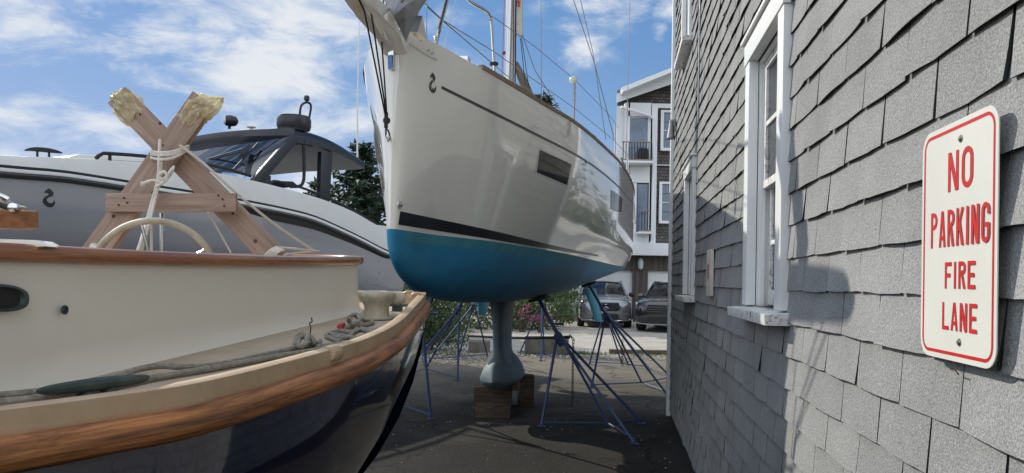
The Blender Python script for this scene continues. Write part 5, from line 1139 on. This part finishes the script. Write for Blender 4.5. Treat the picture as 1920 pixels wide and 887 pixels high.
# gear on the hardtop
def T_(px, py, o): return Y_(px, py, OF - o)
c = T_(551, 241, .75); m = MB(); rr_ = (T_(578, 236, .75) - T_(524, 236, .75)).length * .42
m.lathe(c, [(rr_ * .94, -.02), (rr_, .04), (rr_ * 1.0, .16), (rr_ * .93, .22), (rr_ * .55, .245), (0, .25)], 26); m.build('radar_dome', M['gloss_black'], yacht, smooth=40)
m = MB(); m.tube(spline([T_(562, 215, .5), T_(565, 198, .5), T_(575, 192, .5), T_(583, 198, .5), T_(580, 220, .5), T_(577, 241, .5)], 4), .022, 8); m.tube([T_(575, 193, .5), T_(575, 186, .5)], .02, 8); m.build('light_mast', M['rubber'], yacht)
m = MB(); m.lathe(T_(575, 189, .5), [(.035, 0), (.05, .01), (.055, .06), (.045, .09), (.02, .10)], 12); m.build('anchor_light', M['gloss_black'], yacht)
c = T_(430, 238, 2.4); m = MB(); m.lathe(c, [(.03, -.04), (.03, .04)], 10); m.lathe(c + V((0, 0, .11)) - ya * .1, [(.02, -.02), (.10, 0), (.115, .1), (.09, .2), (.03, .24)], 16, ya * .8 + yn * .6); m.build('searchlight', M['gloss_black'], yacht)
m = MB(); m.lathe(c + V((0, 0, .11)) - ya * .12 + yn * 0, [(.07, -.02), (.092, .012)], 16, ya * .8 + yn * .6); m.build('searchlight_lens', M['headlamp'], yacht)
c = T_(471, 242, 2.0); m = MB(); m.lathe(c, [(.035, -.05), (.035, .02), (.09, .03), (.09, .05), (.05, .07), (0, .075)], 16); m.build('gps_antenna', M['signwhite'], yacht)
m = MB(); a = T_(670, 296, .3); m.tube([a, P(670, 200, a.y), P(675, -20, a.y)], [.02, .014, .008], 8); m.build('whip_antenna', M['signwhite'], yacht)
m = MB(); m.box(YP(s0 - .18, OF - RWID * .62, zt0 - .06), (.05, .22, .06), ya); m.build('brow_light', M['headlamp'], yacht)
# ================================================================ FAR HOUSE
HY = 31.0
def HP(px, py, d=0): p = P(px, py, HY); return V((p.x, p.y + d, p.z))
house = thing('gabled_house', 'far brown shingled house with white trim, balconies and garage doors', 'house', (7, HY, 0))
def hbox(b, px0, py0, px1, py1, y0, y1):     # picture rectangle on the front plane with depth range (negative = towards camera)
    a = HP(px0, py0); c = HP(px1, py1); b.box(((a.x + c.x) / 2, HY + (y0 + y1) / 2, (a.z + c.z) / 2), (abs(c.x - a.x), y1 - y0, abs(a.z - c.z))); return b
def cladmat():
    m, n, l, b = new_mat('dark_cedar_shingle_siding'); t = n.new('ShaderNodeTexCoord'); mp = n.new('ShaderNodeMapping'); l.new(t.outputs['Object'], mp.inputs[0]); mp.inputs['Rotation'].default_value = (PI / 2, 0, 0)
    br = n.new('ShaderNodeTexBrick'); l.new(mp.outputs[0], br.inputs[0]); br.inputs['Scale'].default_value = 1; br.inputs['Brick Width'].default_value = .16; br.inputs['Row Height'].default_value = .13; br.inputs['Mortar Size'].default_value = .012
    br.inputs['Color1'].default_value = (.085, .075, .075, 1); br.inputs['Color2'].default_value = (.15, .13, .125, 1); br.inputs['Mortar'].default_value = (.03, .027, .027, 1); l.new(br.outputs['Color'], b.inputs['Base Color']); b.inputs['Roughness'].default_value = .85
    bp = n.new('ShaderNodeBump'); bp.inputs['Distance'].default_value = .02; bp.inputs['Strength'].default_value = .8; l.new(br.outputs['Fac'], bp.inputs['Height']); bp.invert = True; l.new(bp.outputs[0], b.inputs['Normal']); return m
M['cedar'] = cladmat()
M['planks'] = mat('grey_brown_vertical_planks', (.055, .045, .04), .8, c2=(.13, .11, .095), scale=9, vec=(1.6, 1, .08), bump=.6, bscale=12)
xL = HP(1040, 500).x; xC = HP(1192, 300).x; xW = HP(1162, 300).x; xR = HP(1500, 300).x
zB = HP(1230, 476).z; zE = HP(1190, 200).z
# ground floor: wall pieces around the two door openings so the doors sit in real recesses
m = MB(); d0x0, d0x1 = HP(1068, 505).x, HP(1187, 505).x; d1x0, d1x1 = HP(1215, 508).x, HP(1330, 508).x; dz = HP(1200, 507).z
for xa, xb, za, zb in ((xL, d0x0, 0, zB), (d0x0, d0x1, dz, zB), (d0x1, d1x0, 0, zB), (d1x0, d1x1, dz, zB), (d1x1, xR, 0, zB)): m.box(((xa + xb) / 2, HY + .15, (za + zb) / 2), (xb - xa, .3, zb - za))
m.box(((xL + xR) / 2, HY + 8, zB / 2), (xR - xL, .3, zB)); m.box((xL + .15, HY + 4.15, zB / 2), (.3, 7.4, zB)); m.box((xR - .15, HY + 4.15, zB / 2), (.3, 7.4, zB)); m.build('garage_wall', M['planks'], house, smooth=0)
m = MB(); x = xL
while x < d1x0 + .02:
    if not (d0x0 - .02 < x < d0x1 + .02): m.box((x, HY - .012, dz / 2 + .3), (.035, .024, dz + .6))
    x += .21
m.build('batten', M['planks'], house, smooth=0, kind='stuff')
for xa, xb in ((d0x0, d0x1), (d1x0, d1x1)):
    dm = MB(); dm.box(((xa + xb) / 2, HY + .20, dz / 2), (xb - xa, .06, dz)); dr = dm.build('garage_door', M['whitetrim_d'], house, smooth=0)
    for k in range(1, 4): t = MB(); t.box(((xa + xb) / 2, HY + .167, dz * k / 4), (xb - xa - .1, .012, .03)); t.build('panel_rail', M['whitetrim_d'], dr, smooth=0)
m = MB(); m.box(((xL + xR) / 2, HY - .15, zB + .16), (xR - xL, 1.0, .5)); m.build('beam', M['whitetrim_d'], house, bevel=.01)
# upper body
m = MB(); m.box(((xW + xR) / 2, HY + 4.1, (zB + zE) / 2 + .2), (xR - xW, 8, zE - zB - .1)); m.build('upper_wall', M['cedar'], house, smooth=0)
pk = HP(1420, 95); e0 = HP(1158, 186); 
m = MB(); m.prism([HP(1162, 196, .1), HP(1500, 196, .1), HP(1500, 130, .1), pk + V((0, .1, 0)), HP(1175, 196, .1)][0:4] + [HP(1172, 188, .1)], V((0, 7.9, 0))); m.build('gable_wall', M['cedar'], house, smooth=0)
sl = (pk - e0); 
m = MB(); m.prism([e0 + V((-.1, -.6, 0)), pk + V((0, -.6, 0)), pk + V((0, -.6, .28)), e0 + V((-.1, -.6, .22))], V((0, 9, 0))); e2 = HP(1700, 200); m.prism([pk + V((0, -.6, 0)), e2 + V((0, -.6, 0)), e2 + V((0, -.6, .28)), pk + V((0, -.6, .28))], V((0, 9, 0))); m.build('roof', mat('grey_roof_shingles', (.12, .12, .12), .85, c2=(.2, .2, .2), scale=6), house, smooth=0)
m = MB(); m.prism([e0 + V((-.12, -.66, -.30)), pk + V((0, -.66, -.30)), pk + V((0, -.66, .06)), e0 + V((-.12, -.66, .06))], V((0, .05, 0))); m.prism([HP(1160, 186, -1.25), HP(1158, 178, -1.25), HP(1300, 122, -1.25), HP(1300, 130, -1.25)], V((0, .6, 0))); m.build('barge_board', M['whitetrim_d'], house, smooth=0)
m = MB(); hbox(m, 1195, 194, 1500, 208, -.06, .08); hbox(m, 1222, 310, 1500, 314, -.05, .08); m.build('trim_band', M['whitetrim_d'], house, smooth=0)
# white bay on the left with doors and balconies
m = MB()
for r in ((1170, 196, 1177, 316), (1218, 200, 1226, 464), (1176, 196, 1219, 222), (1180, 306, 1220, 345), (1184, 437, 1219, 464), (1214, 221, 1219, 306), (1183, 345, 1190, 437), (1214, 345, 1219, 437)): hbox(m, *r, -.35, .14)
m.build('bay_trim', M['whitetrim_d'], house, smooth=0)
m = MB(); m.box((HP(1172, 300).x, HY + 1.5, (zB + zE) / 2), (.8, 3.2, zE - zB)); m.build('side_bay', M['whitetrim_d'], house, smooth=0)
for r in ((1176, 222, 1214, 306), (1190, 345, 1214, 437)):
    f = MB(); hbox(f, r[0], r[1], r[2], r[3], -.30, -.24); dd = f.build('balcony_door', M['farglass'], house, smooth=0)
    t = MB(); hbox(t, r[0], r[1], r[0] + 1.5, r[3], -.33, -.28); hbox(t, r[2] - 1.5, r[1], r[2], r[3], -.33, -.28); hbox(t, r[0], r[1], r[2], r[1] + 2, -.325, -.275); t.build('door_frame', M['whitetrim_d'] if r[1] < 300 else M['rubber'], dd, smooth=0)
for (a, b_, t, bo) in ((1160, 1214, 273, 308), (1194, 1211, 398, 437)):
    m = MB(); hbox(m, a, t, b_, t + 2.5, -1.0, -.92); hbox(m, a, bo - 3, b_, bo, -1.0, -.92); rl = m.build('balcony_rail', M['teakgrey'], house, smooth=0)
    x = a + 1.5
    while x < b_: q = MB(); hbox(q, x, t + 2, x + .9, bo - 2, -.98, -.95); q.build('baluster', M['rubber'], rl, smooth=0); x += 5.2
for r in ((1158, 308, 1216, 313), (1190, 437, 1214, 441)): m = MB(); hbox(m, *r, -1.05, -.36); m.build('balcony_floor', M['whitetrim_d'], house, smooth=0)
m = MB(); hbox(m, 1192, 283, 1210, 305, -.75, -.5); m.build('balcony_chair', M['rubber'], house, bevel=.1)
for (x0, y0_, x1, y1_, cols, rws) in ((1243, 212, 1280, 278, 2, 4), (1240, 346, 1278, 414, 2, 4)):
    f = MB(); hbox(f, x0 - 4, y0_ - 5, x0, y1_ + 5, -.08, .02); hbox(f, x1, y0_ - 5, x1 + 4, y1_ + 5, -.08, .02); hbox(f, x0, y0_ - 5, x1, y0_, -.079, .02); hbox(f, x0 - 5, y1_, x1 + 5, y1_ + 6, -.12, .02); fr = f.build('window', M['whitetrim_d'], house, smooth=0)
    for i in range(cols):
        for j in range(rws):
            q = MB(); hbox(q, lerp(x0, x1, i / cols) + .4, lerp(y0_, y1_, j / rws) + .4, lerp(x0, x1, (i + 1) / cols) - .4, lerp(y0_, y1_, (j + 1) / rws) - .4, .0, .015); q.build('pane', M['farglass'], fr, smooth=0)
    q = MB(); 
    for i in range(1, cols): hbox(q, lerp(x0, x1, i / cols) - .5, y0_, lerp(x0, x1, i / cols) + .5, y1_, -.03, .01)
    for j in range(1, rws): hbox(q, x0, lerp(y0_, y1_, j / rws) - (.9 if j == 2 else .4), x1, lerp(y0_, y1_, j / rws) + (.9 if j == 2 else .4), -.029, .011)
    q.build('muntin', M['whitetrim_d'], fr, smooth=0)
m = MB(); m.tube([HP(1160, 208, -.7), HP(1214, 222, -.5), HP(1222, 228, -.42), HP(1222, 300, -.42), HP(1219, 452, -.42), HP(1212, 466, -.42)], .06, 8); m.build('downspout', M['whitetrim_d'], house)
ln = MB(); ln.lathe(HP(1200, 506, -.12), [(.02, 0), (.10, .06), (.13, .3), (.08, .46), (.0, .5)], 12); ln.build('wall_lantern', M['lantern'], house)
for o in house.children_recursive:      # the house runs back at a slant to its front, like its plot
    if o.type == 'MESH':
        wl = o.location + WL['gabled_house'] if o.parent == house else None
        if wl is None: continue
        for v in o.data.vertices:
            yy = v.co.y + wl.y - HY
            if yy > .35: v.co.x += (yy - .35) * .16
# far belt of trees, added to block horizon glow in the hull reflections
rnd = random.Random(77); m = MB()
for i in range(1500):
    a = rnd.uniform(0, 2 * PI); 
    if abs((a - PI / 2 + PI) % (2 * PI) - PI) < .10: continue
    R_ = rnd.uniform(58, 75); h = rnd.uniform(3.5, 7) * (1 + .25 * math.sin(a * 9)); c = V((R_ * math.cos(a), R_ * math.sin(a), h * rnd.random() * .85)); leaves(m, c, V((2.2, 2.2, 1.2)), 14, 1.5, rnd) if False else None
    for q in range(16):
        d = V((rnd.gauss(0, 1.3), rnd.gauss(0, 1.3), rnd.gauss(0, .9))); p = c + d; u_ = V((rnd.gauss(0, 1), rnd.gauss(0, 1), rnd.gauss(0, 1))).normalized(); w_ = u_.orthogonal().normalized(); s = rnd.uniform(.5, 1.1)
        m.add([p, p + u_ * s + w_ * s * .4, p + u_ * s * 1.7, p + u_ * s - w_ * s * .4], [(0, 1, 2, 3)])
tag(m.build('glow_blocking_trees', M['conifer'], kind='stuff', smooth=0), 'added far belt of dark green trees blocking horizon glow round the yard', 'woods')
# ================================================================ CARS
def suv(loc, ang, paint, label, name='parked_car', emblem_=True):
    root = thing(name, label, 'car', loc); cA, sA = math.cos(ang), math.sin(ang); X = V((cA, sA, 0)); F = V((sA, -cA, 0)); O = V(loc)     # F = forward (towards the camera at ang 0)
    def C(x, f, z): return O + X * x + F * f + V((0, 0, z))
    # stations along the length (f from front 2.35 to back -2.35): half width, shoulder z, belt top z, bottom z
    st = [(2.36, .62, .60, .80, .38), (2.30, .80, .62, .92, .30), (2.15, .90, .66, 1.00, .24), (1.9, .94, .7, 1.05, .22), (1.4, .95, .74, 1.10, .22), (.95, .95, .76, 1.15, .22), (.3, .95, .78, 1.16, .2), (-.8, .95, .8, 1.17, .2), (-1.7, .95, .82, 1.18, .22), (-2.15, .90, .8, 1.14, .28), (-2.33, .8, .75, 1.05, .36)]
    m = MB(); rows = []
    for f, hw, zs, zt_, zb in st:
        pr = [(hw * .86, zb), (hw, zb + .12), (hw * 1.0, zs), (hw * .97, zt_ - .12), (hw * .88, zt_ - .02), (hw * .5, zt_ + .025), (0, zt_ + .03)]
        rows.append([C(-a, f, z) for a, z in pr] + [C(a, f, z) for a, z in reversed(pr[:-1])])
    m.grid(rows, closev=True); nc = len(rows[0]); m.f.append(tuple(range(nc))); m.m.append(0); k = len(m.v); m.f.append(tuple(range(k - nc, k))); m.m.append(0); m.build('body', M[paint], root, smooth=38)
    gh = [(1.0, .80, 1.14), (.62, .77, 1.36), (.2, .72, 1.58), (-.2, .71, 1.63), (-1.2, .71, 1.62), (-1.8, .70, 1.54), (-2.2, .78, 1.16)]
    m = MB(); rows = []
    for f, hw, z in gh: rows.append([C(-.86, f, 1.13), C(-lerp(.86, hw, .9), f, lerp(1.13, z, .85)), C(-hw * .85, f, z), C(0, f, z + .025), C(hw * .85, f, z), C(lerp(.86, hw, .9), f, lerp(1.13, z, .85)), C(.86, f, 1.13)])
    m.grid(rows); m.build('cabin_glass', M['glasstint'], root, smooth=40)
    m = MB(); rows = []
    for f, hw, z in gh[2:6]: rows.append([C(-hw * .98, f, z - .07), C(-hw * .84, f, z + .008), C(0, f, z + .034), C(hw * .84, f, z + .008), C(hw * .98, f, z - .07)])
    m.grid(rows); m.build('roof', M[paint], root)
    for sd in (-1, 1):
        m = MB(); m.tube([C(sd * .84, 1.02, 1.13), C(sd * .76, .6, 1.37), C(sd * .70, .2, 1.585), C(sd * .68, -.3, 1.64), C(sd * .68, -1.3, 1.63), C(sd * .70, -1.85, 1.53), C(sd * .80, -2.2, 1.17)], .035, 8); m.build('roof_pillar', M[paint], root)
        m = MB(); m.tube([C(sd * .84, -.35, 1.15), C(sd * .72, -.35, 1.6)], .03, 6); m.build('door_pillar', M['rubber'], root)
        m = MB(); m.tube([C(sd * .70, .1, 1.66), C(sd * .70, -1.5, 1.66)], .015, 6); m.build('roof_rail', M['chrome'], root)
        m = MB(); m.lathe(C(sd * 1.03, .72, 1.16), [(.02, -.11), (.075, -.08), (.085, 0), (.075, .08), (.02, .11)], 10, X); m.build('wing_mirror', M['rubber'] if paint == 'silverpaint' else M[paint], root)
        m = MB(); m.add([C(sd * .48, 2.285, .80), C(sd * .86, 2.13, .84), C(sd * .90, 2.07, .97), C(sd * .70, 2.19, .96), C(sd * .46, 2.30, .90)], [(0, 1, 2, 3, 4)])
        fw = F * .03; m2 = MB(); m2.prism(m.v, fw); m2.build('headlight', M['headlamp'], root, smooth=0)
        m = MB(); m.prism([C(sd * .50, 2.30, .42), C(sd * .86, 2.16, .36), C(sd * .88, 2.12, .56), C(sd * .76, 2.2, .62), C(sd * .56, 2.32, .54)], F * .02); m.build('air_intake', M['rubber'], root, smooth=0)
        m = MB(); m.bar(C(sd * .5, 2.345, .50), C(sd * .84, 2.2, .42), .03, .02, F); m.build('intake_trim', M['chrome'], root)
        for f in (1.42, -1.42):
            w_ = MB(); w_.lathe(C(sd * .83, f, .36), [(.20, -.11), (.34, -.11), (.365, -.07), (.365, .10), (.34, .135), (.25, .135), (.2, .13)], 24, X * sd); wh = w_.build('wheel', M['tyre'], root)
            r_ = MB()
            for q in range(10):
                a = 2 * PI * q / 10; r_.bar(C(sd * .965, f, .36), C(sd * .965, f, .36) + F * (.24 * math.cos(a)) + V((0, 0, .24 * math.sin(a))), .03, .045, X)
            r_.tube([C(sd * .96, f, .36) + F * (.245 * math.cos(2 * PI * j / 24)) + V((0, 0, .245 * math.sin(2 * PI * j / 24))) for j in range(24)], .015, 6, closed=True); r_.build('rim', M['chrome'], wh)
            a_ = MB(); a_.tube([C(sd * .955, f, .36) + F * (.41 * math.cos(PI * j / 12)) + V((0, 0, .41 * math.sin(PI * j / 12))) for j in range(13)], .03, 6); a_.build('wheel_arch', M['rubber'], root)
    m = MB(); pts = [(-.42, .60), (.42, .60), (.50, .72), (.44, .90), (-.44, .90), (-.50, .72)]; m.prism([C(a, 2.33, z) for a, z in pts], F * .045); gr = m.build('grille', M['rubber'], root, bevel=.01)
    for z in (.68, .75, .82):
        b_ = MB(); b_.bar(C(-.45, 2.385, z), C(.45, 2.385, z), .012, .018, F); b_.build('grille_bar', M['chrome'], gr)
    if emblem_:
        b_ = MB(); cc_ = C(0, 2.395, .75); b_.tube([cc_ + X * (.09 * math.cos(a)) + V((0, 0, .09 * math.sin(a))) for a in [2 * PI * j / 20 for j in range(20)]], .008, 6, closed=True)
        for a in (90, 210, 330): b_.tube([cc_, cc_ + X * (.088 * math.cos(math.radians(a))) + V((0, 0, .088 * math.sin(math.radians(a))))], [.014, .004], 6)
        b_.build('star_emblem', M['chrome'], gr)
    m = MB(); m.prism([C(-.5, 2.34, .26), C(.5, 2.34, .26), C(.42, 2.36, .50), C(-.42, 2.36, .50)], F * .02); m.build('lower_intake', M['rubber'], root, smooth=0)
    m = MB(); m.tube([C(-.85, 2.2, .30), C(-.45, 2.38, .27), C(.45, 2.38, .27), C(.85, 2.2, .30)], .022, 6); m.build('bumper_trim', M['chrome'], root)
    for sd in (-1, 1):
        for f in (.35, -.75):
            m = MB(); m.bar(C(sd * .955, f, .98), C(sd * .955, f - .2, .985), .02, .025); m.build('door_handle', M['chrome'] if paint != 'silverpaint' else M[paint], root)
        m = MB(); m.bar(C(sd * .955, .95, .34), C(sd * .955, -.95, .34), .02, .05); m.build('sill_trim', M['chrome'], root)
    return root
c = P(1141, 616, 26.5); suv((c.x, 28.4, 0), math.radians(-4), 'silverpaint', 'silver car parked nose out before the white garage door')
c = P(1272, 616, 24.0); suv((c.x + .35, 26.3, 0), math.radians(-22), 'blackpaint', 'dark car half hidden behind the corner of the shingled building', emblem_=False)
# ================================================================ BLOCKS, CURB, PLANTS
def block(a, b_, ztop, depth, name, label, cat='concrete block', mm='concrete'):
    m = MB(); w_ = b_.x - a.x; m.box(((a.x + b_.x) / 2, a.y + depth / 2, ztop / 2 - .01), (w_, depth, ztop + .02)); return tag(m.build(name, M[mm], bevel=.02), label, cat)
a = G(985, 668); b_ = G(1067, 668); b_.y = a.y; a.y += .3; block(a, b_, (P(1000, 633, a.y)).z, .5, 'concrete_block', 'long mossy concrete block at the gravel edge behind the empty stand')
a = G(876, 665); b_ = G(917, 665); a.y += .35; block(a, b_, P(900, 641, a.y).z, .45, 'concrete_block', 'short low concrete block lying near the hedge')
a = G(1143, 664); b_ = G(1262, 664); block(a, b_, .10, .2, 'timber_kerb', 'low weathered timber kerb at the edge of the gravel by the wall', 'kerb', 'timber')
LQ = [(-.5, 0, 0), (.5, 0, 0), (.35, .9, .1), (-.35, .9, .1)]
def leaves(m, c, R, n, size, rnd, flat=1.0, shell=.4):
    for i in range(n):
        d = V((rnd.gauss(0, 1), rnd.gauss(0, 1), rnd.gauss(0, 1))).normalized(); r = lerp(shell, 1, rnd.random() ** .5)
        p = c + V((d.x * R.x * r, d.y * R.y * r, d.z * R.z * r)); a = V((rnd.gauss(0, 1), rnd.gauss(0, 1), rnd.gauss(0, 1) * flat)).normalized(); b_ = a.orthogonal().normalized(); s = size * rnd.uniform(.6, 1.3)
        m.add([p - b_ * s * .35, p + a * s * .5 - b_ * s * .1, p + a * s, p + b_ * s * .35 + a * s * .3], [(0, 1, 2, 3)])
def shrub(name, label, cat, blobs, seed, size=.09, n=1500, mm='shrub', group=None):
    rnd = random.Random(seed); root = thing(name, label, cat, (blobs[0][0][0], blobs[0][0][1], 0), group); m = MB()
    tot = sum(b_[1][0] * b_[1][2] for b_ in blobs)
    for c, R in blobs:
        k = int(n * R[0] * R[2] / tot)
        for q in range(max(3, k // 55)):
            d = V((rnd.uniform(-1, 1), rnd.uniform(-1, 1), rnd.uniform(-1, 1))); cc_ = V(c) + V((d.x * R[0] * .8, d.y * R[1] * .8, d.z * R[2] * .8)); cc_.z = max(.1, cc_.z); rr_ = rnd.uniform(.22, .42) * min(R[0], R[2]) + .06
            leaves(m, cc_, V((rr_, rr_, rr_ * .8)), 55, size, rnd)
    m.build('foliage', M[mm], root, smooth=0)
    m = MB()
    for c, R in blobs:
        for q in range(4): b0 = V((c[0] + rnd.uniform(-.3, .3) * R[0], c[1] + rnd.uniform(-.3, .3), 0)); m.tube([b0, V(c) + V((rnd.uniform(-.5, .5) * R[0], 0, 0)), V(c) + V((rnd.uniform(-.6, .6) * R[0], rnd.uniform(-.2, .2), R[2] * .6))], [.03, .02, .006], 5)
    m.build('stems', M['bark'], root); return root
shrub('hedge', 'dense green shrubs beyond the navy boat transom', 'shrub', [((-1.9, 16.6, .75), (.9, .6, .85)), ((-3.2, 17.2, .8), (1.2, .8, 1.0)), ((-2.3, 19, .9), (1.4, .8, 1.1))], 4, .085, 17000)
shrub('hedge', 'low green hedge running behind the keel', 'hedge', [((-.6, 24.5, .6), (1.3, .8, .8)), ((1.0, 24.5, .5), (1.2, .8, .7)), ((-2.5, 24.5, .8), (1.2, .8, 1.0)), ((.2, 26.5, .9), (2.6, .6, .9))], 5, .11, 14000)
shrub('flower_bush', 'bush with pink flowers growing in front of the far hedge', 'flowers', [((.35, 23.2, .45), (.45, .35, .35)), ((.95, 23.3, .35), (.3, .3, .25))], 6, .07, 260, 'flower')
def conifer(x, y, h, R, seed, label, tiers=17, size=.20, start=.05):
    rnd = random.Random(seed); root = thing('conifer_tree', label, 'tree', (x, y, 0), 'dark conifers behind the boats'); m = MB(); m.tube([(x, y, 0), (x + .05, y, h * .5), (x, y, h)], [h * .022, h * .014, .01], 8)
    lf = MB()
    for i in range(tiers):
        t = i / (tiers - 1); z = h * lerp(start, .97, t); L_ = R * (1 - t) ** .75 + .15; nb = max(4, int(9 * (1 - t) + 4))
        for k in range(nb):
            a = 2 * PI * (k + rnd.random() * .8) / nb; l = L_ * rnd.uniform(.65, 1.15); tip = V((x + l * math.cos(a), y + l * math.sin(a), z + l * rnd.uniform(.0, .4))); b0 = V((x, y, z - .1)); md_ = b0.lerp(tip, .55) - V((0, 0, .1 * l)); m.tube([b0, md_, tip], [.03, .018, .006], 5)
            cl = max(3, int(l * 5.5))
            for q in range(cl):
                s = (q + .6) / cl; c = b0.lerp(tip, s); c.z -= .12 * l * math.sin(PI * s); c += V((rnd.gauss(0, .09), rnd.gauss(0, .09), rnd.gauss(0, .05))); rr_ = .12 + .16 * (1 - s) * min(1, l)
                leaves(lf, c, V((rr_ * 1.3, rr_ * 1.3, rr_ * .6)), 22, size, rnd, .4, .1)
    m.build('trunk', M['bark'], root); lf.build('crown', M['conifer'], root, smooth=0)
conifer(P(680, 300, 22).x, 22.0, P(685, 262, 22).z, 3.0, 11, 'tall dark conifer rising behind the aft end of the grey yacht', 19, .19)
conifer(P(1022, 200, 27).x, 27, P(1024, 172, 27).z, 1.6, 12, 'small dark conifer tip showing above the sailboat deck', 16, .2, .3)
conifer(P(600, 345, 26).x, 26, P(604, 338, 26).z, 1.3, 13, 'short conifer seen through the open cabin of the yacht', 12, .17)
